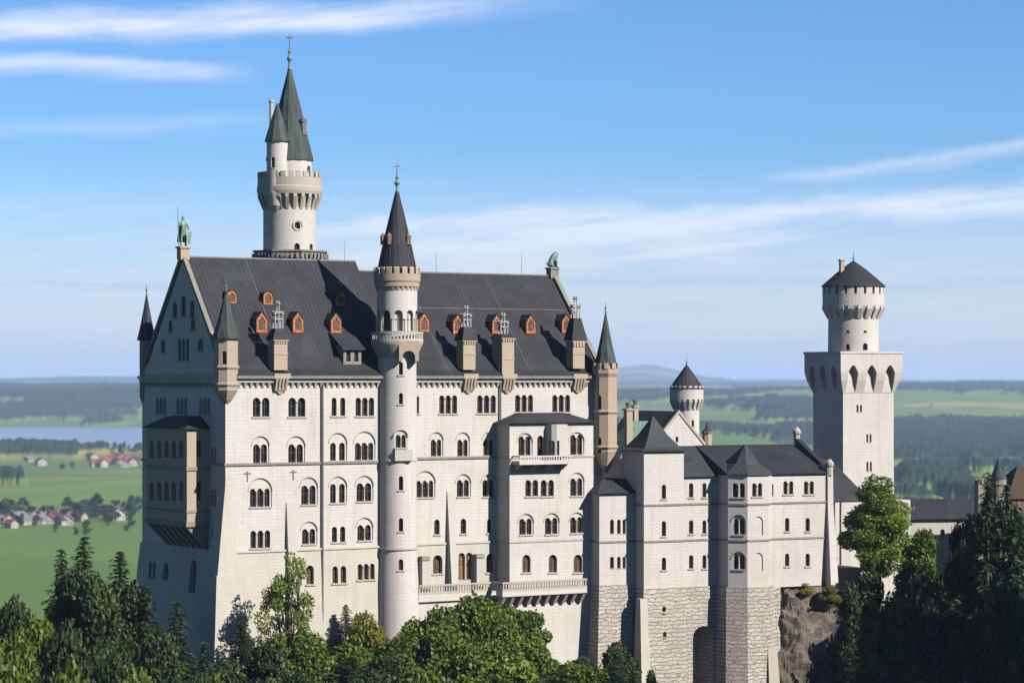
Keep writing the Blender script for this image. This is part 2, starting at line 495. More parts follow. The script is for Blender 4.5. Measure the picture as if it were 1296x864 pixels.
for l, r in ((197, 210), (223, 237), (252, 266)): w1.win(GB, l, r, 503, 524, 3, None)
for l, r, t, bt in ((225, 239, 428, 456), (218, 224, 382, 402), (229, 235, 374, 400), (240, 246, 380, 402), (203, 209, 430, 446), (250, 257, 428, 444), (213, 218, 405, 420), (241, 247, 403, 417)):
    w1.win(GB, l, r, t, bt, 3 if r - l > 10 else 1, None, depth=.35)
w1.win(GB, 268, 274, 668, 690, 1, None); w1.win(GB, 266.5, 273.5, 565, 585, 2, None, sill=False)
w1.win(GB, 266.5, 273.5, 618, 640, 2, None, sill=False)
w1.done()

b = BM(); house_solid(b, L1 + .004, L2, W_, ZB, ZE, ZR2, YR)
w2 = Wall(Pal, 'east_block_wall', b, 'wall')
for l, r, t, bt, n, ar in [(556, 578.5, 500, 523, 3, None), (604, 627.5, 500, 522.5, 3, None), (652, 674.5, 499.5, 521, 3, None), (699, 721.5, 499.5, 521, 3, None),
                           (546, 559, 556, 577, 2, 547), (579.5, 592.5, 556, 577, 2, 547), (612.5, 625, 556, 576, 2, 547),
                           (527.5, 549, 608, 629, 3, 596), (579, 594, 607, 628, 2, 600), (611.5, 625.5, 607, 628, 2, 600),
                           (549.5, 556.5, 657, 676, 1, None), (583, 590, 656, 675, 1, None), (616.5, 623, 656, 674, 1, None)]:
    w2.win(FR, l, r, t, bt, n, ar)
w2.win(FR, 527.5, 530.5, 501, 523, 1, None)
w2.done()

# lower walls, cream, a hand proud of the wall above
b = BM()
loft(b, [[(-1.6, -.9, PZ - 8), (L1, -.9, PZ - 8), (L1, W_ + 2.5, PZ - 8), (-2.4, W_ + 2.5, PZ - 8)],
         [(-.15, -.14, ZB), (L1, -.14, ZB), (L1, W_ + .3, ZB), (-.15, W_ + .3, ZB)]])
lw1 = Wall(Pal, 'west_base_wall', b, 'cream')
FB = (0, -.3, 0.)
for l, r, t, bt, n in [(388, 397.5, 715, 739, 1), (421, 438.5, 716, 737.5, 2), (453, 474.5, 713, 733, 3)]:
    lw1.win(FB, l, r, t, bt, n, None, gapf=.35 if n == 3 else .5, depth=.7, glass='glass_warm')
GB2 = (-.45, 0, -PI / 2)
for l, r, t, bt, n in [(188, 197, 710, 731, 2), (206, 213, 712, 733, 1), (240, 248, 708, 750, 1)]:
    lw1.win(GB2, l, r, t, bt, n, None, depth=.8, back=.9)
lw1.done()
b = BM(); box(b, L1 + .003, L2, -.14, W_, PZ - 8, ZB)
lw2 = Wall(Pal, 'east_base_wall', b, 'cream')
FB2 = (0, -.14, 0.)
for l, r, t, bt in [(548, 560, 702, 725.5), (615.5, 626, 700, 724)]: lw2.win(FB2, l, r, t, bt, 1, None, glass='glass_warm', depth=.7)
dw = lw2.win(FB2, 580, 598, 699, 733, 2, None, glass='door', name='door', gapf=.1, sill=False); dw['label'] = 'tall arched brown door opening on the terrace'
lw2.done()

b = BM()                                                    # string courses
box(b, -.22, L1, -.20, -.003, ZS - .2, ZS + .12); box(b, -.22, -.003, .003, W_, ZS - .2, ZS + .12)
box(b, L1 + .01, L2 + .1, -.20, -.003, ZS + .15, ZS + .45)
Pal.part('string_course', b, 'grey_stone')
b = BM(); box(b, -.3, L1, -.30, -.0, ZB - .05, ZB + .22); box(b, L1 + .01, L2 + .1, -.28, 0, ZB + .05, ZB + .3); box(b, -.3, -.003, .01, W_, ZB - .05, ZB + .22)
Pal.part('string_course', b, 'cream')
b = BM()                                                    # arched corbel table under the eaves
x = .9
while x < L2 - .8:
    loft(b, [[(x, -.003, -1.25), (x + .28, -.003, -1.25), (x + .28, -.12, -1.25), (x, -.12, -1.25)], [(x - .05, -.003, -.62), (x + .33, -.003, -.62), (x + .33, -.42, -.62), (x - .05, -.42, -.62)]]); x += .86
box(b, .02, L2 - .02, -.46, -.003, -.615, -.12)
y = .9
while y < W_ - .5:
    loft(b, [[(-.003, y, -1.25), (-.003, y + .28, -1.25), (-.12, y + .28, -1.25), (-.12, y, -1.25)], [(-.003, y - .05, -.62), (-.003, y + .33, -.62), (-.42, y + .33, -.62), (-.42, y - .05, -.62)]]); y += .86
box(b, -.46, -.003, .02, W_, -.615, -.12)
Pal.part('corbel_frieze', b, 'trim')
b = BM(); box(b, -.62, L1 + .0, -.86, -.35, -.10, .26); box(b, L1 + .01, L2 + .15, -.86, -.35, -.10, .26); box(b, -.62, -.46, -.3, W_ + .3, -.10, .26)
Pal.part('gutter', b, 'gutter')

# roofs as thin shells with a bell-cast foot
ROOF_PROF = lambda zr: [(-.75, .32), (.6, 1.15), (2.2, 2.9), (YR, zr)]


def roof_shell(bm, x0, x1, zr, th=.28):
    p = ROOF_PROF(zr + .1)
    full = p + [(2 * YR - yy, zz) for yy, zz in p[-2::-1]]
    inner = [(yy, zz - th) for yy, zz in full][::-1]
    out = full + inner
    loft(bm, [[(x0, yy, zz) for yy, zz in out], [(x1, yy, zz) for yy, zz in out]])


b = BM(); roof_shell(b, .35, L1 + .35, ZR1); Pal.part('west_roof', b, 'roof')
b = BM(); roof_shell(b, L1 + .36, L2 - .3, ZR2); Pal.part('east_roof', b, 'roof')


def roof_z(y, zr):
    p = ROOF_PROF(zr + .1)
    for (ya, za), (yb, zb) in zip(p, p[1:]):
        if y <= yb: return za + (zb - za) * (y - ya) / (yb - ya)
    return zr


def roof_hit(px, py, zr):
    k, e = (px - CX) / F, (HZ - py) / F
    lo, hi = 0., 12.3                         # solve for the y (depth into the roof) on the sight line
    def f(y):
        a, Y = Pal.hit((0, y, 0.), px); return e * Y - roof_z(y, zr)
    for _ in range(40):
        m_ = (lo + hi) / 2
        if f(m_) > 0: lo = m_
        else: hi = m_
    return Pal.x((0, lo, 0.), px), lo, roof_z(lo, zr)


# ridge caps, pale seam strips, lightning rods
b = BM(); box(b, .4, L1 + .35, YR - .16, YR + .16, ZR1 + .02, ZR1 + .22); box(b, L1 + .37, L2 - .3, YR - .16, YR + .16, ZR2 + .02, ZR2 + .22)
Pal.part('ridge_cap', b, 'gutter')
b = BM()
for x0, zr in ((9.2, ZR1), (L1 + 7.9, ZR2), (L1 + 21.2, ZR2)):
    p = ROOF_PROF(zr + .1)
    for (ya, za), (yb, zb) in zip(p, p[1:]):
        loft(b, [[(x0, ya, za), (x0 + .09, ya, za), (x0 + .09, ya, za + .06), (x0, ya, za + .06)], [(x0, yb, zb), (x0 + .09, yb, zb), (x0 + .09, yb, zb + .06), (x0, yb, zb + .06)]])
z8 = roof_z(8.0, ZR2)
box(b, L1 + 4, L2 - 1, 7.97, 8.03, z8 - .02, z8 + .1)
Pal.part('roof_seam', b, plainmat('lead_seam', (.05, .05, .053), .3, 2))
for px in (436, 552, 660):
    b = BM(); x_ = Pal.x((0, YR, 0.), px); zr = ZR1 if px < 450 else ZR2
    tube(b, (x_, YR, zr), (x_, YR, zr + 3.1), .035, .02, 5); Pal.part('lightning_rod', b, 'pipe')

# gable copings


def coping(x0, x1, zr, nm, mm, ext=0.0):
    b = BM()
    for sgn in (1, -1):
        p0 = (YR - sgn * (YR + .25), ZE - .1); p1 = (YR, zr + .15)
        q = []
        for yy, zz in (p0, p1): q.append([(x0, yy, zz), (x1, yy, zz), (x1, yy, zz + .62), (x0, yy, zz + .62)])
        loft(b, q)
    return Pal.part(nm, b, mm)


coping(-.25, .36, ZR1, 'gable_coping', 'grey_stone')
coping(L2 - .32, L2 + .35, ZR2, 'gable_coping', 'grey_stone')
b = BM()
house_solid(b, L2 - .3, L2 + .05, W_, ZE - 1, ZE + .1, ZR2 + .12, YR); Pal.part('east_gable_wall', b, 'wall')
# pedestals of the two roof statues
b = BM(); box(b, -.55, .75, YR - .6, YR + .6, ZR1 - .3, ZR1 + 1.2); box(b, -.7, .9, YR - .75, YR + .75, ZR1 + 1.2, ZR1 + 1.45); Pal.part('pedestal', b, 'peach')
b = BM(); box(b, L2 - .8, L2 + .55, YR - .6, YR + .6, ZR2 - .3, ZR2 + 1.0); box(b, L2 - .95, L2 + .7, YR - .75, YR + .75, ZR2 + 1.0, ZR2 + 1.25); Pal.part('pedestal', b, 'grey_stone')

# downpipes
b = BM()
for px in (408.5, 633.5):
    x_ = Pal.x((0, -.3, 0.), px); tube(b, (x_, -.30, .0), (x_, -.30, -35), .13, .13, 8)
Pal.part('drainpipe', b, 'pipe')

# dormers


def dormer(px, py, w, h, zr, roundtop=False):
    """px, py: foot of the orange front on the roof"""
    x0, y0, z0 = roof_hit(px, py, zr)
    prof = [(-w / 2, 0), (w / 2, 0), (w / 2, h * .62)] + ([(w * .38, h * .86), (0, h), (-w * .38, h * .86)] if roundtop else [(0, h)]) + [(-w / 2, h * .62)]
    dp = h / 1.15 + .5
    b = BM()
    yf = y0 - .12
    loft(b, [[(x0 + u * .93, yf + .06, z0 + v * .97 - .1) for u, v in prof], [(x0 + u * .93, yf + dp, z0 + v * .97 - .1) for u, v in prof]])
    d = Pal.part('dormer', b, 'orange')
    b = BM()                                # orange face frame ring
    prf2 = [(u * .66, .12 * h + v * .68) for u, v in prof]
    ra, rb = [[(x0 + u, yf - .08, z0 + v) for u, v in prof], [(x0 + u, yf + .1, z0 + v) for u, v in prof]]
    ia, ib = [[(x0 + u, yf - .08, z0 + v) for u, v in prf2], [(x0 + u, yf + .1, z0 + v) for u, v in prf2]]
    V = [[b.verts.new(p) for p in r] for r in (ra, rb, ib, ia)]; n = len(prof)
    for k in range(4):
        A_, B_ = V[k], V[(k + 1) % 4]
        for i in range(n): j = (i + 1) % n; b.faces.new((A_[i], A_[j], B_[j], B_[i]))
    obj('frame', b, 'orange', d)
    b = BM(); g_ = arch2d(w * .42, h * .52); loft(b, [[(x0 + u, yf + .0, z0 + .16 * h + v) for u, v in g_], [(x0 + u, yf + .058, z0 + .16 * h + v) for u, v in g_]])
    obj('pane', b, 'glass_warm', d)
    b = BM()                                # little roof over it
    top = prof[2:]
    outer = [(u * 1.22, v + .06) for u, v in top]; inn = [(u * 1.02, v + .003) for u, v in top][::-1]
    pr = outer + inn
    loft(b, [[(x0 + u, yf - .16, z0 + v) for u, v in pr], [(x0 + u, yf + dp, z0 + v) for u, v in pr]])
    obj('dormer_roof', b, 'roof', d)


for px, py in ((330.5, 421), (376.5, 421), (424.5, 422)): dormer(px, py, 1.55, 2.75, ZR1)
for px, py in ((292.5, 384), (338.5, 385.5), (431, 386)): dormer(px, py, 1.35, 1.75, ZR1, True)
for px, py in ((536, 420), (578.5, 422), (628, 422), (671, 422), (716, 421)): dormer(px, py, 1.5, 2.6, ZR2)
# wide grey dormer with two arched openings near the stair tower
x0, y0, z0 = roof_hit(446, 461, ZR1)
b = BM(); loft(b, [[(x0 - 1.35, y0, z0), (x0 - 1.35, y0 + 3.2, z0), (x0 - 1.35, y0 + 3.2, z0 + 3), (x0 - 1.35, y0, z0 + 2)], [(x0 + 1.35, y0, z0), (x0 + 1.35, y0 + 3.2, z0), (x0 + 1.35, y0 + 3.2, z0 + 3), (x0 + 1.35, y0, z0 + 2)]])
wd = Wall(Pal, 'dormer', b, 'grey_stone', 'wide grey dormer with two arched openings')
for u in (-.6, .6): wd.opening(x0 + u, y0, z0 + .35, 0., .65, 1.35, 1, None, sill=False, depth=.4)
wd.done()
b = BM(); loft(b, [[(x0 + s_, y0 - .45, z0 + 1.9), (x0 + s_, y0 + 3.4, z0 + 4.2), (x0 + s_, y0 + 3.4, z0 + 4.4), (x0 + s_, y0 - .45, z0 + 2.1)] for s_ in (-1.75, 1.75)]); obj('dormer_roof', b, 'roof', wd.o)

# chimneys standing on the eaves


def chimney(px, zb, zt, zc, zl, w=1.95, crown=False, lattice=True, d=1.7):
    T = Pal; x_ = T.x((0, -.1, 0.), px); ya, yb = -.42, -.42 + d
    b = BM(); box(b, x_ - w / 2, x_ + w / 2, ya, yb, zb, zt)
    c = T.part('chimney', b, 'peach')
    b = BM()
    box(b, x_ - w / 2 - .2, x_ + w / 2 + .2, ya - .5, yb - .1, -.10, .55)          # foot breaking through the gutter
    for i in range(4):
        u = x_ - w / 2 + (i + .5) * w / 4
        loft(b, [[(u - .13, ya, -1.7), (u + .13, ya, -1.7), (u + .13, ya + .4, -1.7), (u - .13, ya + .4, -1.7)], [(u - .16, ya - .5, -.104), (u + .16, ya - .5, -.104), (u + .16, ya + .4, -.104), (u - .16, ya + .4, -.104)]])
    loft(b, [[(x_ - .2, ya + .2, -2.1), (x_ + .2, ya + .2, -2.1), (x_ + .2, ya + .43, -2.1), (x_ - .2, ya + .43, -2.1)], [(x_ - w / 2, ya - .02, -1.2), (x_ + w / 2, ya - .02, -1.2), (x_ + w / 2, ya + .43, -1.2), (x_ - w / 2, ya + .43, -1.2)]])
    obj('bracket', b, 'peach', c)
    b = BM()
    if crown:
        for i in range(4): u = x_ - w / 2 + (i + .5) * w / 4; box(b, u - .17, u + .17, ya - .12, ya + .2, zt - .7, zt + .1)
        box(b, x_ - w / 2 - .1, x_ + w / 2 + .1, ya - .15, yb + .1, zt - .15, zt + .12)
    else:
        for i in range(5): u = x_ - w / 2 + (i + .5) * w / 5; box(b, u - .1, u + .1, ya - .14, ya + .1, zt - .35, zt)
        box(b, x_ - w / 2 - .16, x_ + w / 2 + .16, ya - .18, yb + .14, zt, zt + .2)
    box(b, x_ - w / 2 - .05, x_ + w / 2 + .05, ya - .06, yb + .04, (zb + zt) / 2 + .1, (zb + zt) / 2 + .28)
    obj('band', b, 'peach', c)
    b = BM(); loft(b, [[(x_ - w / 2 - .3, ya - .25, zt + .2), (x_ + w / 2 + .3, ya - .25, zt + .2), (x_ + w / 2 + .3, yb + .25, zt + .2), (x_ - w / 2 - .3, yb + .25, zt + .2)],
                       [(x_ - w / 2 + .35, ya + .3, zc), (x_ + w / 2 - .35, ya + .3, zc), (x_ + w / 2 - .35, yb - .3, zc), (x_ - w / 2 + .35, yb - .3, zc)]])
    obj('chimney_cap', b, 'roof', c)
    b = BM(); ym = (ya + yb) / 2
    for i, u in enumerate((-.55, 0, .55)):
        for v in (-.3, .3):
            top = zl if i == 1 else zc + (zl - zc) * .62
            tube(b, (x_ + u, ym + v, zc - .2), (x_ + u, ym + v, top - .3), .11, .09, 6)
            lathe(b, x_ + u, ym + v, [(.1, top - .45), (.24, top - .3), (.12, top - .12), (.2, top - .02), (.05, top + .12)], 8)
    for zz in (.35, .6): q = zc + (zl - zc) * zz; box(b, x_ - .62, x_ + .62, ym - .36, ym + .36, q - .06, q + .06)
    obj('flue_pot', b, 'whitemetal', c)


chimney(354, 1.0, 4.8, 6.4, 9.9)
chimney(592.5, 1.1, 4.9, 6.9, 9.7, crown=False)
chimney(641.5, -.5, 5.3, 6.0, 8.8, crown=False, d=2.6)
chimney(731, 1.3, 5.0, 8.3, 11.3, crown=True)

# pilaster buttresses on the facade


def buttress(T, x0, x1, y0, zt, zb_, dtop, dbot, nm='buttress', m='wall', side=0):
    b = BM()
    loft(b, [[(x0 - side, y0 - dbot, zb_), (x1 + side, y0 - dbot, zb_), (x1 + side, y0, zb_), (x0 - side, y0, zb_)], [(x0, y0 - dtop, zt), (x1, y0 - dtop, zt), (x1, y0, zt), (x0, y0, zt)]])
    return T.part(nm, b, m)


xl = Pal.x(FR, 362); buttress(Pal, xl, xl + 1.25, -.003, -16.2, -42, .12, 2.3, m='plaster')
xl = Pal.x(FR, 565.5); buttress(Pal, xl, xl + .95, -.003, -15.3, -30, .12, 1.5, m='plaster')
# corner buttress of the south-west corner, stepped
b = BM(); loft(b, [[(-1.5, -.75, -25.3), (1.5, -.75, -25.3), (1.5, 2.3, -25.3), (-1.5, 2.3, -25.3)], [(-.02, -.02, -13.8), (.9, -.02, -13.8), (.9, 1.6, -13.8), (-.02, 1.6, -13.8)]])
Pal.part('buttress', b, 'cream')
b = BM(); loft(b, [[(-2.9, -1.9, -48), (1.9, -1.9, -48), (1.9, 3.2, -48), (-2.9, 3.2, -48)], [(-1.75, -1.0, -25.3), (1.55, -1.0, -25.3), (1.55, 2.6, -25.3), (-1.75, 2.6, -25.3)]])
Pal.part('buttress', b, 'cream')
for px in (534, 603):     # short white piers with dark caps on the terrace
    xx = Pal.x((0, -1, 0.), px); b = BM(); box(b, xx, xx + 1.1, -1.1, -.143, -28.9, -24.4); pr = Pal.part('pier', b, 'plaster')
    b = BM(); box(b, xx - .15, xx + 1.25, -1.25, -.143, -24.4, -23.9, .1, .1); obj('cap', b, 'grey_stone', pr)
for px, py in ((313, 602), (371, 600)):   # small iron wall anchors
    xx = Pal.x(FR, px); zz = Pal.z(FR, px, py); b = BM(); box(b, xx - .07, xx + .07, -.09, -.003, zz - .7, zz + .6); box(b, xx - .5, xx + .5, -.08, -.004, zz + .25, zz + .37)
    Pal.part('wall_anchor', b, 'pipe')

# the oriel on the gable side
D_, s1, s2 = 3.2, 4.6, 16.8
b = BM(); box(b, -D_, -.003, s1, s2, -19.2, -6.6)
wo1 = Wall(Pal, 'gable_oriel', b, 'peach')
GO = (-D_, 0, -PI / 2); SO = (-D_, s1, 0.)
for t, bt in ((557, 579), (609, 633)):
    for l, r in ((189, 194.5), (198.5, 204), (208, 213.5), (217, 222.5), (226.5, 232)): wo1.win(GO, l, r, t, bt, 1, None, sill=False, depth=.9)
    wo1.win(SO, 249, 255, t, bt, 1, None, sill=False, depth=.9)
wo1.done()
b = BM(); box(b, -D_ - .15, 0, s1 - .15, s2 + .15, -12.0, -11.5); box(b, -D_ - .15, 0, s1 - .15, s2 + .15, -19.25, -18.6); box(b, -D_ - .12, 0, s1 - .12, s2 + .12, -17.4, -17.1)
obj('band', b, 'grey_stone', wo1.o)
b = BM()
for i in range(7):
    yy = s1 + .2 + i * (s2 - s1 - 1.1) / 6
    loft(b, [[(-.35, yy, -22.2), (-.35, yy + .7, -22.2), (-.003, yy + .7, -22.2), (-.003, yy, -22.2)], [(-D_, yy, -19.26), (-D_, yy + .7, -19.26), (-.003, yy + .7, -19.26), (-.003, yy, -19.26)]])
obj('corbel', b, 'grey_stone', wo1.o)
b = BM(); loft(b, [[(-D_ - .5, s1 - .5, -6.6), (-.01, s1 - .5, -6.6), (-.01, s2 + .5, -6.6), (-D_ - .5, s2 + .5, -6.6)], [(-1.6, s1 + 2.4, -5.2), (-.01, s1 + 2.4, -5.0), (-.01, s2 - 2.4, -5.0), (-1.6, s2 - 2.4, -5.2)]])
obj('oriel_roof', b, 'cone_dark', wo1.o)

# projecting bay of the east block
BY = -3.3; FBAY = (0, BY, 0.)
bx0, bx1 = Pal.x(FBAY, 645), Pal.x(FBAY, 751)
b = BM(); box(b, bx0, bx1, BY, -.003, -44, -6.15)
wb = Wall(Pal, 'bay_wall', b, 'wall')
for l, r, t, bt, n, ar in [(657, 672, 552, 576, 2, 548), (722.5, 737.5, 550, 575, 2, 547), (665, 681, 607, 627.5, 2, None), (684.5, 701, 607, 627.5, 2, None), (722.5, 737.5, 605, 627, 2, 598),
                           (658, 673.5, 656, 676, 2, 650), (690.5, 706, 655, 675.5, 2, 649), (722.5, 737.5, 654, 674, 2, 648)]:
    wb.win(FBAY, l, r, t, bt, n, ar)
for l, r in ((661, 671.5), (694.5, 705), (726, 737)): wb.win(FBAY, l, r, 701.5, 724, 1, None, glass='glass_warm')
wb.win(FBAY, 680, 688, 551, 579, 1, None, sill=False)
wb.done()
b = BM(); box(b, bx0 - .12, bx1 + .1, BY - .12, -.21, ZS + .15, ZS + .4); Pal.part('string_course', b, 'trim'); b = BM(); box(b, bx0 - .1, bx1 + .1, BY - .1, -.21, ZB + .1, ZB + .32)
Pal.part('string_course', b, 'trim')
b = BM(); xm = Pal.x(FBAY, 693)
loft(b, [[(bx0 - .6, BY - .6, -6.15), (bx1 + .3, BY - .6, -6.15), (bx1 + .3, -.004, -6.15), (bx0 - .6, -.004, -6.15)], [(bx0 + 3.2, BY + 1.6, -4.9), (bx1 - 3.2, BY + 1.6, -4.9), (bx1 - 3.2, -.004, -4.8), (bx0 + 3.2, -.004, -4.8)]])
Pal.part('bay_roof', b, 'cone_dark')
def balustrade(bm, x0, x1, y, z0, h=1.25, th=.22):
    box(bm, x0, x1, y, y + th, z0, z0 + .28); box(bm, x0, x1, y - .05, y + th + .05, z0 + h - .22, z0 + h)
    x = x0 + .1
    while x < x1 - .2:
        box(bm, x, x + .2, y + .03, y + th - .03, z0 + .28, z0 + h - .22); x += .42


# balcony and its little oriel
o0, o1 = Pal.x(FBAY, 690.5), Pal.x(FBAY, 713)
b = BM(); prism(b, [(o0, BY - .003), (o0 + .15, BY - 1.25), (o0 + .7, BY - 1.7), (o1 - .5, BY - 1.7), (o1 - .05, BY - 1.1), (o1, BY - .003)], -10.9, -6.35)
wo2 = Wall(Pal, 'balcony_oriel', b, 'wall'); wo2.win((0, BY - 1.7, 0.), 697.5, 703, 557, 576, 1, None, sill=False)
wo2.win((0, BY - 1.7, 0.), 705, 708, 557, 576, 1, None, sill=False); wo2.done()
b = BM(); bl0 = Pal.x((0, BY - 1.8, 0.), 657)
box(b, bl0, o1 + .15, BY - 1.9, BY - .003, -11.75, -11.5)
balustrade(b, bl0, o1 + .15, BY - 1.9, -11.499, .95, .16); box(b, bl0, bl0 + .16, BY - 1.73, BY - .003, -11.499, -11.25); box(b, bl0, bl0 + .16, BY - 1.73, BY - .003, -10.7, -10.55)
bal = Pal.part('balcony', b, 'wall')
b = BM()
for i in range(4):
    u = bl0 + .4 + i * (o1 - bl0 - 1.0) / 3
    loft(b, [[(u, BY - .25, -12.6), (u + .3, BY - .25, -12.6), (u + .3, BY - .003, -12.6), (u, BY - .003, -12.6)], [(u, BY - 1.7, -11.755), (u + .3, BY - 1.7, -11.755), (u + .3, BY - .003, -11.755), (u, BY - .003, -11.755)]])
obj('corbel', b, 'trim', bal)

# terrace along the foot of the east block
TZ = -28.9
T1Y = -4.9
t0, t1 = Pal.x((0, -2.1, 0.), 530), Pal.x((0, -2.1, 0.), 634)
g0, g1 = Pal.x((0, T1Y, 0.), 636), Pal.x((0, T1Y, 0.), 743)
b = BM(); box(b, t0, bx0 - .003, -2.1, -.143, TZ - 1.0, TZ)
tr = Pal.part('terrace', b, 'wall')
b = BM(); box(b, g0, g1, T1Y, BY - .003, TZ - .6, TZ + .1); obj('terrace_slab', b, 'wall', tr)


b = BM(); balustrade(b, t0, g0, -2.1, TZ + .01); balustrade(b, g0, g1, T1Y, TZ + .11)
box(b, g0, g0 + .25, T1Y + .23, -2.15, TZ + .11, TZ + 1.3)
obj('balustrade', b, 'trim', tr)
b = BM(); x = g0 + .3
while x < g1 - .3:
    loft(b, [[(x, BY - .4, TZ - 2.0), (x + .45, BY - .4, TZ - 2.0), (x + .45, BY - .003, TZ - 2.0), (x, BY - .003, TZ - 2.0)], [(x, T1Y + .1, TZ - .604), (x + .45, T1Y + .1, TZ - .604), (x + .45, BY - .003, TZ - .604), (x, BY - .003, TZ - .604)]]); x += 1.45
obj('corbel', b, 'trim', tr)
b = BM(); box(b, t0 + .1, t1 - .2, -1.7, -.95, -46, TZ - 1.003)
wt = Wall(Pal, 'terrace_wall', b, 'wall')
for px in (556, 578, 600): wt.opening(Pal.x((0, -1.7, 0), px), -1.7, -35.5, 0., 1.5, 4.6, 1, None, depth=.6, sill=False)
wt.done()

# corner turrets of the palace


def oct_turret(T, name, cx, cy, r, z_corb, z_body0, z_eave, z_apex, z_fin, wallm, roofm, rr=1.2, rings_=(), n=8, cren=False, point=True, wins=()):
    rot = PI / n
    b = BM()
    lathe(b, cx, cy, [(r * .18, z_corb), (r * .55, z_corb + (z_body0 - z_corb) * .35), (r * .8, z_corb + (z_body0 - z_corb) * .7), (r, z_body0), (r, z_eave)], n, rot)
    w = Wall(T, name, b, wallm)
    for px, t, bt, wp in wins: w.cyl(cx, cy, r * .94, px, t, bt, wp, 1, None, sill=False, depth=.4)
    w.done()
    for zz in rings_:
        b = BM(); lathe(b, cx, cy, [(r * 1.0, zz - .28), (r * 1.13, zz), (r * 1.13, zz + .18), (r * 1.0, zz + .3)], n, rot); obj('moulding', b, wallm, w.o)
    b = BM()
    if cren:
        lathe(b, cx, cy, [(r * 1.0, z_eave - 1.6), (r * 1.14, z_eave - 1.1), (r * 1.14, z_eave - .4), (r * 1.0, z_eave - .4)], n, rot)
        teeth(b, cx, cy, [(r * .95, z_eave - .4), (r * 1.14, z_eave - .4), (r * 1.14, z_eave + .35), (r * .95, z_eave + .35)], 10, .55, rot)
    if b.faces: obj('moulding', b, wallm, w.o)
    b = BM()
    lathe(b, cx, cy, [(r * rr, z_eave - .02), (r * rr, z_eave + .12), (r * rr * .62, z_eave + (z_apex - z_eave) * .36), (r * rr * .3, z_eave + (z_apex - z_eave) * .7), (.07, z_apex)], n, rot)
    rf = T.part(name.replace('turret', 'turret_roof') if 'turret' in name else 'cone_roof', b, roofm)
    b = BM(); lathe(b, cx, cy, [(.08, z_apex - .3), (.16, z_apex), (.06, z_apex + .2), (.17, z_apex + (z_fin - z_apex) * .45), (.05, z_apex + (z_fin - z_apex) * .6), (.02, z_fin)], 8)
    obj('finial', b, 'bronze', rf)


oct_turret(Pal, 'corner_turret', .25, .25, 1.5, -3.4, -1.6, 5.0, 11.3, 12.4, 'peach', 'copper', 1.22, (-.9, 1.3), wins=((284, 444, 461, 5.5),))
cx_, cy_ = Pal.local(*at(185.5, 0, 371)[:2]); oct_turret(Pal, 'corner_turret', cx_, cy_, .95, -4.5, -2.5, 5.1, 11.4, 12.8, 'grey_stone', 'cone_dark', 1.35)
cx_, cy_ = Pal.local(*at(766.5, 0, 381)[:2]); oct_turret(Pal, 'corner_turret', cx_, cy_, 1.62, -13.3, -10.3, 1.7, 9.2, 10.6, 'peach', 'copper', 1.0, (-4.8, -9.7), cren=True, wins=((759, 500, 518, 4), (759, 553, 573, 4)))

# ------------------------------------------------------------------ round stair tower on the long front
zc = 364 / F
C2 = Pal.world(*(lambda x: (x, -.2))(Pal.x((0, -.2, 0.), 502.5)))
T2 = Thing('stair_tower', 'round white stair tower with dark cone on the palace front', 'tower', C2[0], C2[1], 12, PZ)
zz = lambda py, Y=364.: (HZ - py) / F * Y
b = BM(); lathe(b, 0, 0, [(3.15, PZ - 8), (2.85, zz(735)), (2.62, zz(694)), (2.58, zz(450))], 56)
w = Wall(T2, 'shaft', b, 'wall')
for t, bt, wp, n, ar in ((458, 474, 5, 1, None), (497, 511, 5, 1, None), (550, 566, 12.5, 2, 544), (602, 620, 5.5, 1, None), (655, 672, 5.5, 1, None)): w.cyl(0, 0, 2.58, 507.5, t, bt, wp, n, ar)
w.cyl(0, 0, 2.75, 507.5, 707, 721, 6, 1, None, glass='glass_warm'); w.done()
b = BM(); lathe(b, 0, 0, [(2.55, zz(455)), (2.6, zz(452)), (3.1, zz(443)), (3.45, zz(436)), (3.52, zz(433)), (3.52, zz(431)), (2.6, zz(431))], 56); T2.part('gallery_corbel', b, 'trim')
b = BM(); ring(b, 0, 0, 3.28, 3.5, zz(431), zz(429), 56); ring(b, 0, 0, 3.26, 3.52, zz(422.5), zz(420.5), 56)
teeth(b, 0, 0, [(3.32, zz(429)), (3.46, zz(429)), (3.46, zz(422.5)), (3.32, zz(422.5))], 44, .5); T2.part('balustrade', b, 'plaster')
b = BM(); lathe(b, 0, 0, [(2.7, zz(431)), (2.7, zz(356))], 56)
w = Wall(T2, 'drum', b, 'wall')
for k in range(10):
    a = 2 * PI * (k + .35) / 10
    w.opening(2.68 * math.cos(a), 2.68 * math.sin(a), zz(419), a + PI / 2, 1.15, 2.75, 1, None, depth=.6, glass='wall' if k % 3 else 'glass', sill=False)
w.done()
for k in range(10):
    a = 2 * PI * (k + .85) / 10; b = BM(); lathe(b, 2.72 * math.cos(a), 2.72 * math.sin(a), [(.16, zz(430)), (.12, zz(427)), (.11, zz(406)), (.22, zz(404))], 8); T2.part('colonnette', b, 'trim')
b = BM(); teeth(b, 0, 0, [(2.65, zz(368)), (2.75, zz(368)), (2.95, zz(363)), (2.65, zz(363))], 26, .55)
T2.part('corbel_frieze', b, 'trim')
b = BM(); lathe(b, 0, 0, [(2.7, zz(363)), (2.98, zz(363)), (3.0, zz(358)), (3.12, zz(356)), (3.15, zz(347)), (2.7, zz(347))], 56)
teeth(b, 0, 0, [(2.85, zz(347)), (3.14, zz(347)), (3.14, zz(340.5)), (3.05, zz(338.5)), (2.92, zz(338.5)), (2.85, zz(340.5))], 18, .66); T2.part('parapet', b, 'peach')
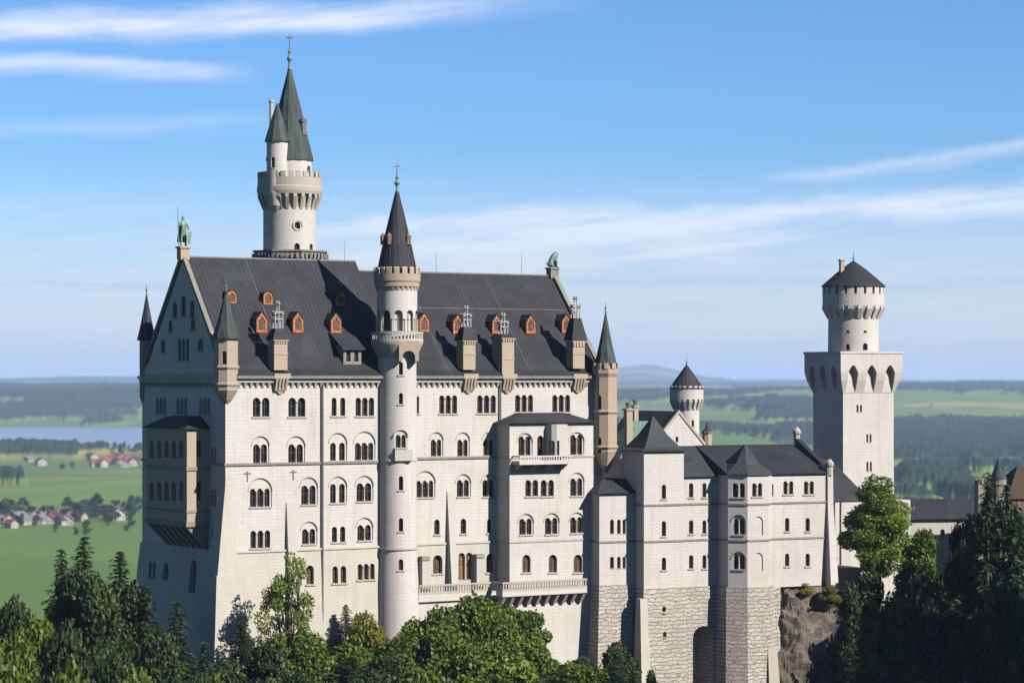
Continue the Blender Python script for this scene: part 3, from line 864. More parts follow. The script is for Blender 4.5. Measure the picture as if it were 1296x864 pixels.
b = BM(); lathe(b, 0, 0, [(2.72, zz(346)), (2.62, zz(340)), (1.9, zz(308)), (1.0, zz(272)), (.16, zz(240))], 40); c2 = T2.part('cone_roof', b, 'cone_dark')
for px_, an in ((-.6, 0), (1.0, 1), (-1.35, 2)):
    an = R(-90 - 12) + (-.55, .95, -1.35)[an]; r_ = 1.9; b = BM(); cx_, cy_ = r_ * math.cos(an), r_ * math.sin(an)
    lathe(b, cx_, cy_, [(.36, zz(310)), (.36, zz(301)), (.42, zz(300)), (.02, zz(295))], 6); obj('dormer', b, 'door', c2)
weathervane(T2, 'finial', 0, 0, zz(241), zz(206), .12, ball=.42)
# small boxed oriel below the gallery
b = BM(); prism(b, [(-.3, -3.45), (2.35, -3.45), (2.55, -1.2), (-.3, -1.2)], zz(457), zz(431.5))
w = Wall(T2, 'gallery_bracket', b, 'peach'); w.prismcut(w.c2, arch2d(1.7, 1.9), 1.0, -3.46, zz(462), 0., -.5, 3); w.done()
b = BM(); box(b, -.75, 1.6, -2.95, -1.2, zz(582), zz(568)); T2.part('window_apron', b, 'wall')
b = BM(); ring(b, 0, 0, 2.5, 2.72, zz(583), zz(580), 56); T2.part('string_course', b, 'cream'); b = BM(); ring(b, 0, 0, 2.5, 2.82, zz(694), zz(691.5), 56); T2.part('string_course', b, 'cream')

# ------------------------------------------------------------------ tall round tower behind the palace
Y1 = 385.7; p = at(366.5, 0, Y1)
T1 = Thing('tall_tower', 'tallest round white tower with green cone and side turret', 'tower', p.x, p.y, 0, PZ)
z1 = lambda py: (HZ - py) / F * Y1
m1 = Y1 / F
b = BM(); lathe(b, 0, 0, [(3.75, PZ), (3.72, z1(262))], 64)
w = Wall(T1, 'shaft', b, 'wall'); w.cyl(0, 0, 3.72, 376.5, 281, 292, 7, 1, None, sill=False); w.cyl(0, 0, 3.72, 376, 308, 319, 7, 1, None, sill=False); w.cyl(0, 0, 3.72, 394, 308, 317, 4, 1, None, sill=False); w.done()
b = BM(); a = R(-66.9); cxw, cyw = 3.6 * math.cos(a), 3.6 * math.sin(a)
for k in range(20):
    q0, q1 = 2 * PI * k / 20, 2 * PI * (k + 1) / 20; ux, uy = -math.sin(a), math.cos(a)
    loft(b, [[(cxw * f_ + ux * r_ * math.cos(q), cyw * f_ + uy * r_ * math.cos(q), z1(286.5) + r_ * math.sin(q)) for r_, f_ in ((.55, .99), (.55, 1.055), (.78, 1.055), (.78, .99))] for q in (q0, q1)])
T1.part('round_window_surround', b, 'plaster')
b = BM(); lathe(b, 0, 0, [(3.65, z1(264)), (3.75, z1(263)), (3.95, z1(250)), (4.5, z1(247)), (4.62, z1(243)), (4.62, z1(238)), (4.5, z1(236)), (4.5, z1(229)), (3.6, z1(229))], 64)
teeth(b, 0, 0, [(3.65, z1(266)), (3.8, z1(266)), (4.1, z1(259)), (4.5, z1(251)), (4.5, z1(246)), (3.65, z1(246))], 24, .42); T1.part('gallery_corbel', b, 'trim')
b = BM(); ring(b, 0, 0, 4.3, 4.52, z1(236), z1(226), 64); teeth(b, 0, 0, [(4.28, z1(226)), (4.54, z1(226)), (4.54, z1(219)), (4.28, z1(219))], 26, .62); T1.part('parapet', b, 'trim')
b = BM(); lathe(b, 0, 0, [(3.15, z1(236)), (3.15, z1(200))], 48); w = Wall(T1, 'drum', b, 'wall'); w.cyl(0, 0, 3.15, 391, 209, 217, 4, 1, None, sill=False); w.done()
b = BM(); lathe(b, 0, 0, [(3.4, z1(204)), (3.35, z1(201)), (2.5, z1(170)), (1.45, z1(130)), (.5, z1(97)), (.16, z1(84))], 12); T1.part('cone_roof', b, 'copper')
sx, sy = -1.5, -2.75
b = BM(); lathe(b, sx, sy, [(.4, z1(273)), (1.2, z1(262)), (1.5, z1(247)), (1.5, z1(180))], 32); w = Wall(T1, 'side_turret', b, 'wall'); w.cyl(sx, sy, 1.5, 345.5, 199, 212, 4.5, 1, None, sill=False); w.done()
b = BM(); lathe(b, sx, sy, [(1.8, z1(182)), (1.72, z1(179)), (1.0, z1(157)), (.08, z1(133))], 10); T1.part('turret_roof', b, 'copper')
b = BM(); lathe(b, -2.55, -.3, [(.3, z1(186)), (.3, z1(131)), (.4, z1(130)), (.4, z1(127))], 8); T1.part('chimney', b, 'plaster')
b = BM(); lathe(b, 2.0, -1.2, [(.45, z1(172)), (.5, z1(156)), (.58, z1(155)), (.58, z1(152)), (.3, z1(151))], 8); T1.part('dormer', b, 'pipe')
weathervane(T1, 'weathervane', 0, 0, z1(86), z1(42), .13, ball=.4)
b = BM(); lathe(b, .15, -.6, [(5.3, z1(345)), (5.3, z1(321)), (5.55, z1(320)), (5.55, z1(318)), (3.7, z1(318))], 8, PI / 8); teeth(b, .15, -.6, [(5.2, z1(328)), (5.42, z1(328)), (5.42, z1(322)), (5.2, z1(322))], 48, .5, PI / 8)
T1.part('platform', b, 'grey_stone')

# ------------------------------------------------------------------ statues


def skin_statue(name, pts, edges, rad, m, label, cat, loc, rot=0., extra=None):
    me = bpy.data.meshes.new(name); me.from_pydata(pts, edges, []); me.update()
    o = bpy.data.objects.new(name, me); COL.objects.link(o)
    md = o.modifiers.new('s', 'SKIN'); sv = me.skin_vertices[0].data
    for i, r in enumerate(rad): sv[i].radius = (r, r)
    sv[0].use_root = True
    ms = o.modifiers.new('ss', 'SUBSURF'); ms.levels = 1; ms.render_levels = 1
    bpy.context.view_layer.update()
    new = bpy.data.meshes.new_from_object(o.evaluated_get(bpy.context.evaluated_depsgraph_get()))
    o.modifiers.clear(); o.data = new; bpy.data.meshes.remove(me)
    new.materials.clear(); new.materials.append(M[m]); new.shade_smooth()
    o.location = loc; o.rotation_euler = (0, 0, rot); tag(o, label, cat)
    return o


wx, wy = Pal.world(.1, YR)
kn = skin_statue('knight_statue',
    [(0, 0, 2.05), (0, 0, 2.5), (0, 0, 3.0), (0, 0, 3.35), (0, .03, 3.75), (-.3, 0, 1.2), (-.33, 0, .25), (-.33, -.25, .08), (.3, 0, 1.2), (.33, 0, .25), (.33, -.25, .08),
     (-.45, 0, 3.05), (-.75, -.1, 2.6), (-.85, -.35, 3.0), (.45, 0, 3.05), (.7, -.1, 2.5), (.6, -.4, 2.15), (0, 0, 4.1)],
    [(0, 1), (1, 2), (2, 3), (3, 4), (4, 17), (0, 5), (5, 6), (6, 7), (0, 8), (8, 9), (9, 10), (2, 11), (11, 12), (12, 13), (2, 14), (14, 15), (15, 16)],
    [.34, .33, .38, .16, .25, .22, .14, .13, .22, .14, .13, .2, .13, .11, .2, .13, .11, .14], 'bronze',
    'green bronze knight with lance on the left roof peak', 'statue', (wx, wy, ZR1 + 1.45), R(TH))
b = BM(); tube(b, (-.88, -.4, .05), (-1.0, -.4, 5.2), .06, .04, 6); obj('lance', b, 'bronze', kn)
b = BM(); loft(b, [[(.35, -.55, .3), (.75, -.5, .3), (.8, -.4, .3)], [(.3, -.6, 1.9), (1.0, -.5, 1.9), (1.0, -.35, 1.9)]]); obj('shield', b, 'bronze', kn)
b = BM(); loft(b, [[(-.4, .2, 3.2), (.45, .2, 3.2), (.45, .35, 3.2), (-.4, .35, 3.2)], [(-.6, .3, .6), (.7, .3, .6), (.7, .7, .6), (-.6, .7, .6)]]); obj('cloak', b, 'bronze', kn)
wx, wy = Pal.world(L2 - .1, YR)
skin_statue('lion_statue',
    [(-.55, 0, .55), (-.3, 0, 1.0), (.1, 0, 1.45), (.4, 0, 1.85), (.65, 0, 2.05), (.95, 0, 1.95), (-.35, -.3, .35), (.05, -.32, .12), (-.35, .3, .35), (.05, .32, .12),
     (.5, -.22, 1.0), (.6, -.22, .12), (.8, -.22, .08), (.5, .22, 1.0), (.6, .22, .12), (.8, .22, .08), (-.95, 0, .3), (-1.1, 0, .75)],
    [(0, 1), (1, 2), (2, 3), (3, 4), (4, 5), (0, 6), (6, 7), (0, 8), (8, 9), (2, 10), (10, 11), (11, 12), (2, 13), (13, 14), (14, 15), (0, 16), (16, 17)],
    [.38, .36, .42, .46, .34, .2, .28, .14, .28, .14, .2, .14, .13, .2, .14, .13, .08, .1], 'bronze',
    'green bronze lion seated on the right roof peak', 'statue', (wx, wy, ZR2 + 1.25), R(TH))

# ------------------------------------------------------------------ THE WING (lower buildings to the right)
TW = 27
Wg = Thing('castle_wing', 'lower white castle wing with grey roofs and square corner tower', 'castle wing', 18.15, 375., TW, -50)
WF = (0, 0, 0.)
bl, br_ = 0., Wg.x(WF, 865.5)
# square tower block (B)
b = BM(); box(b, bl, br_, 0, 6.2, -29, -10.1)
w = Wall(Wg, 'square_tower_wall', b, 'wall')
for t, bt in ((613, 631), (659, 678), (705, 721)): w.win(WF, 837.5, 843, t, bt, 1)
w.done()
b = BM(); cxm, cym = br_ / 2, 3.1
def pyr(bm, x0, x1, y0, y1, z0, z1, ov, mid=.35):
    mx, my = (x0 + x1) / 2, (y0 + y1) / 2
    rs = []
    for f_, h in ((1., 0.), (1., .02), (.78, .09), (.42, mid + .1), (.015, 1.)):
        rs.append([(mx + (x - mx) * f_ + (ov if x > mx else -ov) * f_, my + (y - my) * f_ + (ov if y > my else -ov) * f_, z0 + (z1 - z0) * h) for x, y in ((x0, y0), (x1, y0), (x1, y1), (x0, y1))])
    loft(bm, rs)
pyr(b, bl, br_, 0, 6.2, -10.1, -5.3, .5); Wg.part('pyramid_roof', b, 'roof_wing')
# stone foot of B, rough and battered
b = BM(); loft(b, [[(bl - 1.1, -1.4, -52), (br_ + .1, -1.4, -52), (br_ + .1, 6, -52), (bl - 1.1, 6, -52)], [(bl - .15, -.2, -29), (br_ + .0, -.2, -29), (br_ + .0, 6, -29), (bl - .15, 6, -29)]])
w = Wall(Wg, 'rubble_foot', b, 'rough')
for t, bt in ((767, 774), (799, 806)): w.win((0, -.7, 0.), 840, 844.5, t, bt, 1, sill=False, back=1.2, depth=1.2)
w.done()
b = BM(); loft(b, [[(-1.9, -3.1, -52), (-.2, -3.1, -52), (-.2, .5, -52), (-1.9, .5, -52)], [(-.9, -.55, -30.3), (.2, -.55, -30.3), (.2, .5, -30.3), (-.9, .5, -30.3)]])
Wg.part('buttress', b, 'cream')
# wing part C
YC = .55; CF = (0, YC, 0.); YD = -2.3
c1 = Wg.x(CF, 925)
b = BM(); box(b, br_ + .003, c1, YC, 9, -29, -13.55); w = Wall(Wg, 'link_wall', b, 'wall')
for l, r in ((872, 877.5), (889, 894)):
    for t, bt in ((611, 629), (658, 675), (702, 719)): w.win(CF, l, r, t, bt, 1)
w.done()
b = BM(); box(b, br_ + .003, c1, YC - .25, 9, -52, -29); w = Wall(Wg, 'rubble_foot', b, 'rough')
w.prismcut(w.c2, arch2d(3.4, 14), Wg.x(CF, 889), YC - .25, -48.5, 0., -.8, 4); w.done()
# bay turret (D) with five visible sides
DF = (0, YD, 0.); xd0 = Wg.x(DF, 921.5)
P = [(xd0, YC + 3), (xd0, YD), (xd0 + 1.95, YD - 1.95), (xd0 + 5.3, YD - 1.95), (xd0 + 7.2, YD), (xd0 + 7.2, YC + 3)]
b = BM(); prism(b, P, -29, -13.5); w = Wall(Wg, 'bay_turret_wall', b, 'wall')
DG = (P[1][0], P[1][1], -PI / 4); DH = (P[2][0], P[2][1], 0.)
w.win(DG, 927, 942.5, 611, 629, 2, gapf=.4); w.win(DG, 928.5, 941.5, 656, 676, 2, 651); w.win(DG, 928.5, 941.5, 702, 720, 2, 698)
w.win(DH, 952, 964.5, 611, 628, 2, gapf=.4); w.win(DH, 952, 966, 680, 700, 1, sill=False, depth=.12, glass='wall') if 0 else None
for t, bt in ((653, 677), (699, 722)):
    a0 = Wg.x(DH, 959.5); zb2, zt2 = Wg.z(DH, 959.5, bt), Wg.z(DH, 959.5, t); w.prismcut(w.c1, arch2d(1.6, zt2 - zb2), P[2][0] + a0, P[2][1], zb2, 0., -.4, .16)
w.done()
cdx, cdy = xd0 + 3.6, YD + .3
b = BM(); loft(b, [[(cdx + (x - cdx) * 1.06, cdy + (y - cdy) * 1.12, -13.5) for x, y in P], [(cdx + (x - cdx) * 1.05, cdy + (y - cdy) * 1.1, -13.3) for x, y in P], [(cdx + (x - cdx) * .55, cdy + (y - cdy) * .55 + .5, -12.0) for x, y in P], [(cdx + (x - cdx) * .02, cdy + 1 + (y - cdy) * .02, -9.3) for x, y in P]])
Wg.part('turret_roof', b, 'roof_wing')
b = BM(); Q = [(cdx + (x - cdx) * 1.08, YD + (y - YD) * 1.12 if y < YC + 3 else y) for x, y in P]
loft(b, [[(cdx + (x - cdx) * 1.12, y - (.5 if y < YC + 2 else 0), -52) for x, y in Q], [(x, y, -29) for x, y in Q]]); Wg.part('rubble_foot', b, 'rough')
b = BM(); xs = xd0 + 5.6; loft(b, [[(xs - .9, YD - 3.9, -52), (xs + 1.2, YD - 3.9, -52), (xs + 1.2, YD - .6, -52), (xs - .9, YD - .6, -52)], [(xs - .6, YD - 2.4, -37.4), (xs + .9, YD - 2.4, -37.4), (xs + .9, YD - .6, -37.4), (xs - .6, YD - .6, -37.4)]])
Wg.part('buttress', b, 'trim')
# long right part E
xe1 = Wg.x(DF, 1046)
b = BM(); box(b, P[4][0] + .003, xe1, YD, 8, -29.3, -13.5); w = Wall(Wg, 'long_wall', b, 'wall')
for l, r in ((991.5, 1004), (1017.5, 1030)): w.win(DF, l, r, 608.5, 625, 2, gapf=.4)
for l, r in ((993.5, 999), (1019.5, 1025)):
    for t, bt in ((655, 672), (700, 716)): w.win(DF, l, r, t, bt, 1)
w.win(DF, 976.8, 979, 612, 627, 1, sill=False)
w.done()
b = BM(); box(b, P[4][0] + .1, P[4][0] + 1.3, YD - .12, 6, -52, -29.304); Wg.part('rubble_foot', b, 'rough')
b = BM(); loft(b, [[(xe1 - .2, YD - 1.5, -30), (xe1 + 1.1, YD - 1.5, -30), (xe1 + 1.1, 8, -30), (xe1 - .2, 8, -30)], [(xe1, YD - .35, -18), (xe1 + .95, YD - .35, -18), (xe1 + .95, 8, -18), (xe1, 8, -18)], [(xe1, YD - .3, -12.3), (xe1 + .9, YD - .3, -12.3), (xe1 + .9, 8, -12.3), (xe1, 8, -12.3)]])
Wg.part('end_pier', b, 'wall')
# string courses of the wing
b = BM()
for z_ in (-17.65, -22.65):
    box(b, bl - .12, br_ + .12, -.13, -.003, z_, z_ + .25); box(b, bl - .12, bl - .003, .001, 3, z_, z_ + .25)
    box(b, br_ + .13, xd0 - .003, YC - .13, YC - .003, z_, z_ + .25); box(b, P[4][0] + .1, xe1 + .0, YD - .13, YD - .003, z_, z_ + .25)
    for (xa, ya), (xb, yb) in zip(P[:4], P[1:5]):
        n_ = Vector((yb - ya, -(xb - xa), 0)).normalized() * -1
        if n_.y > 0 or (n_.x > 0 and xa == xb): n_ = -n_
        if xa == xb: n_ = Vector((-1, 0, 0))
        loft(b, [[(xx - n_.x * .003, yy - n_.y * .003, z_), (xx + n_.x * .13, yy + n_.y * .13, z_), (xx + n_.x * .13, yy + n_.y * .13, z_ + .25), (xx - n_.x * .003, yy - n_.y * .003, z_ + .25)] for xx, yy in ((xa, ya), (xb, yb))])
Wg.part('string_course', b, 'grey_stone')
# roofs
YRW = 6.3; ZEW, ZRW = -13.5, -9.6
xr0 = br_ - 1; xm_ = xd0 - .2
b = BM()
loft(b, [[(x, YC - .45, ZEW + .0), (x, YRW, ZRW), (x, 12.5, ZEW - .2), (x, 12.5, ZEW - .5), (x, YRW, ZRW - .3), (x, YC - .45, ZEW - .25)] for x in (xr0, xm_)]); Wg.part('link_roof', b, 'roof_wing')
b = BM()
xr1 = Wg.x((0, YRW, 0.), 1003)
loft(b, [[(xm_ + .01, YD - .45, ZEW + .02), (xe1, YD - .45, ZEW + .02), (xe1, 14.5, ZEW), (xm_ + .01, 14.5, ZEW)], [(xm_ + .01, YRW - .05, ZRW + .05), (xr1, YRW - .05, ZRW + .05), (xr1, YRW + .05, ZRW + .05), (xm_ + .01, YRW + .05, ZRW + .05)]]); Wg.part('long_roof', b, 'roof')
b = BM()
for k in range(10):
    f0, f1 = k / 10, (k + .96) / 10
    loft(b, [[(xe1 + .1, YD + 8.5 * f, ZEW + .6 + 4.4 * f), (xe1 + .8, YD + 8.5 * f, ZEW + .6 + 4.4 * f), (xe1 + .8, YD + 8.5 * f, ZEW - 1), (xe1 + .1, YD + 8.5 * f, ZEW - 1)] for f in (f0, f1)])
Wg.part('stepped_gable', b, 'cone_dark')
for f in (0., 1.):
    b = BM(); lathe(b, xe1 + .45, YD + 8.5 * f - .1, [(.45, ZEW - .3 + 4.4 * f), (.45, ZEW + .9 + 4.4 * f), (.62, ZEW + 1.1 + 4.4 * f), (.62, ZEW + 1.5 + 4.4 * f), (.2, ZEW + 2. + 4.4 * f)], 8); Wg.part('gable_knob', b, 'trim')
# small dormer on the link roof
b = BM(); box(b, br_ + 1.7, br_ + 2.9, YC + 2.2, YC + 4, -11.8, -11.2); Wg.part('roof_hatch', b, 'roof')

# oriel tower A between palace and square tower
Oz = -15.9
A_ = Thing('oriel_tower', 'low white square tower with dark hipped roof beside the palace terrace', 'tower', *Wg.world(0, 2.55), TW, -48)
AF = (0, 0, 0.); a0 = A_.x(AF, 758.5)
b = BM(); box(b, a0, -.06, 0, 4.2, -28.5, -15.9); w = Wall(A_, 'wall', b, 'wall')
for l, r in ((772, 777), (781, 785.5), (788, 792)):
    w.win(AF, l, r, 657, 675, 1, sill=False); w.win(AF, l, r, 704, 719, 1, sill=False)
w.done()
b = BM(); box(b, a0 - .12, -.07, -.12, -.003, -22.7, -22.45); box(b, a0 - .12, a0 - .003, .0, 3, -22.7, -22.45); A_.part('string_course', b, 'grey_stone')
b = BM(); loft(b, [[(a0 - 1.0, -1.0, -52), (-1.0, -1.0, -52), (-1.0, 4.2, -52), (a0 - 1.0, 4.2, -52)], [(a0 - .6, -.7, -38), (-.8, -.7, -38), (-.8, 4.2, -38), (a0 - .6, 4.2, -38)], [(a0 - .1, -.15, -28.5), (-.15, -.15, -28.5), (-.15, 4.2, -28.5), (a0 - .1, 4.2, -28.5)]]); A_.part('rubble_foot', b, 'rough')
b = BM(); loft(b, [[(a0 - .5, -.5, -15.9), (-.07, -.5, -15.9), (-.07, 6, -15.9), (a0 - .5, 6, -15.9)], [(a0 + 1.7, 2.4, -14.0), (-.07, 2.4, -14.0), (-.07, 6, -14.0), (a0 + 1.7, 6, -14.0)]]); A_.part('hipped_roof', b, 'cone_dark')

# ------------------------------------------------------------------ buildings of the inner court
p = at(828, 0, 398)
K = Thing('gabled_hall', 'gabled stone hall with dark green roof before the small round tower', 'hall', p.x, p.y, TW, -30)
zk = lambda py, Y: (HZ - py) / F * Y
b = BM(); loft(b, [[(0, y, -30), (8.3, y, -30), (8.3, y, -9.8), (4.15, y, -5.35), (0, y, -9.8)] for y in (0, 14.5)]); w = Wall(K, 'wall', b, 'wall')
w.win((0, 0, 0.), 855, 858.5, 552, 559, 1, sill=False); w.done()
b = BM()
for sg in (1, -1):
    xo = 4.15 - sg * 4.6
    loft(b, [[(xo, y, -10.25), (4.15, y, -5.25), (4.15, y, -4.9), (xo, y, -9.9)] for y in (.35, 14.8)])
K.part('roof', b, 'copper')
b = BM()
for sg in (1, -1):
    xo = 4.15 - sg * 4.5
    loft(b, [[(xo, y, -10.1), (4.15, y, -5.2), (4.15, y, -4.7), (xo, y, -9.6)] for y in (-.15, .34)])
K.part('gable_coping', b, 'trim')
p = at(786, 0, 392)
G = Thing('copper_roof_house', 'small white house with pale green hipped copper roof behind the square tower', 'house', p.x, p.y, TW, -30)
b = BM(); box(b, .2, 7.6, .3, 8, -30, -11.6); w = Wall(G, 'wall', b, 'wall'); w.done()
b = BM(); loft(b, [[(-.3, -.2, -11.6), (8.2, -.2, -11.6), (8.2, 8.5, -11.6), (-.3, 8.5, -11.6)], [(4.3, 4.3, -6.3), (7.6, 4.3, -6.3), (7.6, 4.6, -6.3), (4.3, 4.6, -6.3)]]); G.part('roof', b, 'copper_light')
b = BM(); box(b, -.2, 2.8, -1.7, .29, -30, -11.9); box(b, -.35, 2.95, -1.85, .29, -11.9, -11.5); G.part('porch', b, 'wall')
for i, (px, ty, w_, Y, lab) in enumerate(((795, 519, .95, 388, 'square yellow stone chimney with black pot beside the palace corner turret'), (804, 515, .7, 404, 'small pale chimney behind the green roofs'))):
    p = at(px, ty, Y); Ch = Thing('chimney_stack', lab, 'chimney', p.x, p.y, TW, -20)
    b = BM(); box(b, -w_ / 2, w_ / 2, -w_ / 2, w_ / 2, -20, p.z); box(b, -w_ / 2 - .15, w_ / 2 + .15, -w_ / 2 - .15, w_ / 2 + .15, p.z, p.z + .25); Ch.part('stack', b, 'peach')
    b = BM(); lathe(b, 0, 0, [(.3, p.z + .25), (.3, p.z + .8), (.42, p.z + .85), (.42, p.z + 1.05), (.1, p.z + 1.2)], 8); Ch.part('chimney_pot', b, 'pipe')

p = at(869, 0, 430)
S = Thing('small_round_tower', 'small round white tower with dark pointed roof behind the gabled hall', 'tower', p.x, p.y, 0, -35)
zs = lambda py: (HZ - py) / F * 430
b = BM(); lathe(b, 0, 0, [(2.05, -35), (2.0, zs(520)), (2.05, zs(514)), (2.5, zs(505)), (2.58, zs(500)), (2.58, zs(492))], 40)
w = Wall(S, 'shaft', b, 'wall'); w.cyl(0, 0, 2.0, 877, 531, 540, 3, 1, None, sill=False); w.done()
b = BM(); teeth(b, 0, 0, [(1.95, zs(518)), (2.15, zs(518)), (2.68, zs(508)), (2.68, zs(505)), (1.95, zs(505))], 18, .5); teeth(b, 0, 0, [(2.3, zs(493)), (2.66, zs(493)), (2.66, zs(488)), (2.3, zs(488))], 18, .62); ring(b, 0, 0, 2.3, 2.66, zs(505), zs(493), 40)
S.part('parapet', b, 'wall')
b = BM(); lathe(b, 0, 0, [(2.75, zs(492)), (2.65, zs(490)), (1.5, zs(477)), (.7, zs(468)), (.06, zs(461))], 24); S.part('cone_roof', b, 'cone_dark')
weathervane(S, 'finial', 0, 0, zs(462), zs(453), .06, 'pipe', .15)
p = at(895, 0, 415)
S2 = Thing('roof_turret', 'tiny octagonal turret with brown cap right of the gabled hall', 'turret', p.x, p.y, 10, -30)
zs = lambda py: (HZ - py) / F * 415
b = BM(); lathe(b, 0, 0, [(.75, -30), (.75, zs(549)), (.9, zs(548)), (.9, zs(546))], 8); S2.part('shaft', b, 'peach')
b = BM(); lathe(b, 0, 0, [(.95, zs(547)), (.55, zs(543)), (.3, zs(541)), (.04, zs(533))], 8); S2.part('cap', b, 'brownroof')

# ------------------------------------------------------------------ gate tower (square with round top)
p = at(1067, 0, 420); TG = 24; GW = 9.1
Q = Thing('square_gate_tower', 'big square white tower with deep arched overhang and round top', 'tower', p.x, p.y, TG, -45)
zq = lambda py, Y=424.: (HZ - py) / F * Y
def sq(o, z): return [(-o, -o, z), (GW + o, -o, z), (GW + o, GW + o, z), (-o, GW + o, z)]
b = BM(); loft(b, [sq(.25, -45), sq(0, -12), sq(0, zq(498)), sq(.25, zq(492)), sq(.75, zq(481)), sq(.97, zq(472)), sq(1.0, zq(467)), sq(1.0, zq(448)), sq(1.12, zq(447.5)), sq(1.12, zq(445))])
w = Wall(Q, 'wall', b, 'wall')
for k in range(3):
    u = GW * (k + .5) / 3 + (k - 1) * .28
    w.prismcut(w.c2, arch2d(1.75, zq(462) - zq(496), True, 12), u, -1.0, zq(496), 0., -.5, .98)
    w.prismcut(w.c2, arch2d(1.75, zq(462) - zq(496), True, 12), -1.0, u, zq(496), -PI / 2, -.5, .98)
QF = (0, 0, 0.)
for l, r, t, bt in ((1084, 1091, 512, 521), (1096.5, 1103, 549, 559), (1096.5, 1103.5, 584, 596)): w.win(QF, l, r, t, bt, 2, None, gapf=.7, sill=False)
w.done()
rc = GW / 2 + .1
b = BM(); lathe(b, rc, rc, [(3.95, zq(446)), (3.9, zq(402)), (4.0, zq(400)), (4.75, zq(388)), (4.8, zq(386)), (4.8, zq(373))], 56)
w = Wall(Q, 'round_drum', b, 'wall')
for px, t, bt, wp in ((1073, 435, 443, 5), (1095, 434, 443, 6), (1073, 418, 421, 5), (1095, 418, 421, 4)): w.cyl(rc, rc, 3.93, px, t, bt, wp, 1, None, sill=False)
w.done()
b = BM(); ring(b, rc, rc, 4.4, 4.82, zq(373), zq(372), 56); teeth(b, rc, rc, [(4.35, zq(372)), (4.82, zq(372)), (4.82, zq(361)), (4.35, zq(361))], 20, .72)
teeth(b, rc, rc, [(3.85, zq(403)), (4.05, zq(403)), (4.86, zq(391)), (4.86, zq(386)), (3.85, zq(386))], 20, .5); Q.part('parapet', b, 'wall')
b = BM(); lathe(b, rc, rc, [(4.3, zq(374)), (4.3, zq(364))], 40); Q.part('inner_drum', b, 'grey_stone')
b = BM(); lathe(b, rc, rc, [(5.05, zq(362.5)), (4.95, zq(361)), (3.4, zq(350)), (1.8, zq(339)), (.06, zq(329))], 40); Q.part('cone_roof', b, 'cone_dark')
weathervane(Q, 'weathervane', rc, rc, zq(330), zq(318), .07, 'pipe', .2)
b = BM(); box(b, rc - 2.6, rc - 2.0, rc - .6, rc, zq(352), zq(330)); box(b, rc - 2.72, rc - 1.9, rc - .72, rc + .1, zq(330), zq(328)); Q.part('chimney', b, 'peach')

# connecting wall and terrace at its foot
p = at(1057, 0, 402)
J = Thing('connecting_wall', 'tall plain white wall joining the wing to the square tower', 'wall', p.x, p.y, TG, -45)
b = BM(); box(b, 0, 13, 0, 12, -45, -18.2); J.part('wall', b, 'wall')
b = BM(); tube(b, (.9, -.12, -18.3), (.9, -.12, -28), .1, .1, 6); J.part('drainpipe', b, 'pipe')
b = BM(); loft(b, [[(-.6, -.2, -18.2), (6, -.2, -18.2), (6, 8, -18.2), (-.6, 8, -18.2)], [(-.6, 5.5, -12.2), (2.5, 5.5, -12.2), (2.5, 6, -12.2), (-.6, 6, -12.2)]]); J.part('roof', b, 'cone_dark')
b = BM(); p = at(1058, 0, 396); Lg = Thing('stone_ledge', 'narrow pale stone ledge at the foot of the connecting wall', 'ledge', p.x, p.y, TG, -32)
b = BM(); box(b, -.5, 4, -.5, 5, -28.2, -27.6); box(b, -.5, 4, -.3, 5, -31, -28.2); Lg.part('slab', b, 'trim')

# low white building and the red gatehouse at the right edge
p = at(1150, 0, 455)
H = Thing('low_white_building', 'low white building with dark roof behind the trees', 'building', p.x, p.y, 10, -45)
b = BM(); box(b, 0, 16, 0, 8, -45, -23.6); w = Wall(H, 'wall', b, 'plaster')
for k in range(4): w.opening(2.5 + k * 3.4, 0, -26.6, 0., .8, 1.3, 1, None)
w.done()
b = BM(); loft(b, [[(-.5, -.6, -23.6), (16.5, -.6, -23.6), (16.5, 8.6, -23.6), (-.5, 8.6, -23.6)], [(.5, 3.9, -20.4), (15.5, 3.9, -20.4), (15.5, 4.1, -20.4), (.5, 4.1, -20.4)]]); H.part('roof', b, 'roof')
p = at(1280, 0, 440)
GH = Thing('gatehouse', 'brown brick gatehouse with pointed turrets cut by the right edge', 'gatehouse', p.x, p.y, 18, -45)
zg = lambda py: (HZ - py - 9) / F * 440
b = BM(); box(b, -.5, 14, 0, 9, -45, zg(622)); w = Wall(GH, 'wall', b, 'redbrick')
for u in (1.5, 3.6): w.opening(u, 0, zg(648), 0., .8, 1.9, 1, None)
w.done()
b = BM(); loft(b, [[(-1, -.5, zg(622)), (14, -.5, zg(622)), (14, 9.5, zg(622)), (-1, 9.5, zg(622))], [(3.5, 4.4, zg(582)), (12, 4.4, zg(582)), (12, 4.6, zg(582)), (3.5, 4.6, zg(582))]]); GH.part('roof', b, 'brownroof')
b = BM(); lathe(b, -1.8, 1.0, [(1.1, -45), (1.1, zg(606)), (1.3, zg(604)), (1.3, zg(596))], 16); GH.part('turret', b, 'grey_stone')
b = BM(); lathe(b, -1.8, 1.0, [(1.4, zg(597)), (.7, zg(585)), (.05, zg(572))], 16); GH.part('turret_roof', b, 'roof_wing')
b = BM(); box(b, -5.3, -3.9, 1.2, 2.6, -45, zg(603)); teeth(b, -4.6, 1.9, [(.5, zg(603)), (.95, zg(603)), (.95, zg(597)), (.5, zg(597))], 8, .6); GH.part('turret', b, 'grey_stone')

# ------------------------------------------------------------------ TERRAIN
rs = np.random.RandomState(7)


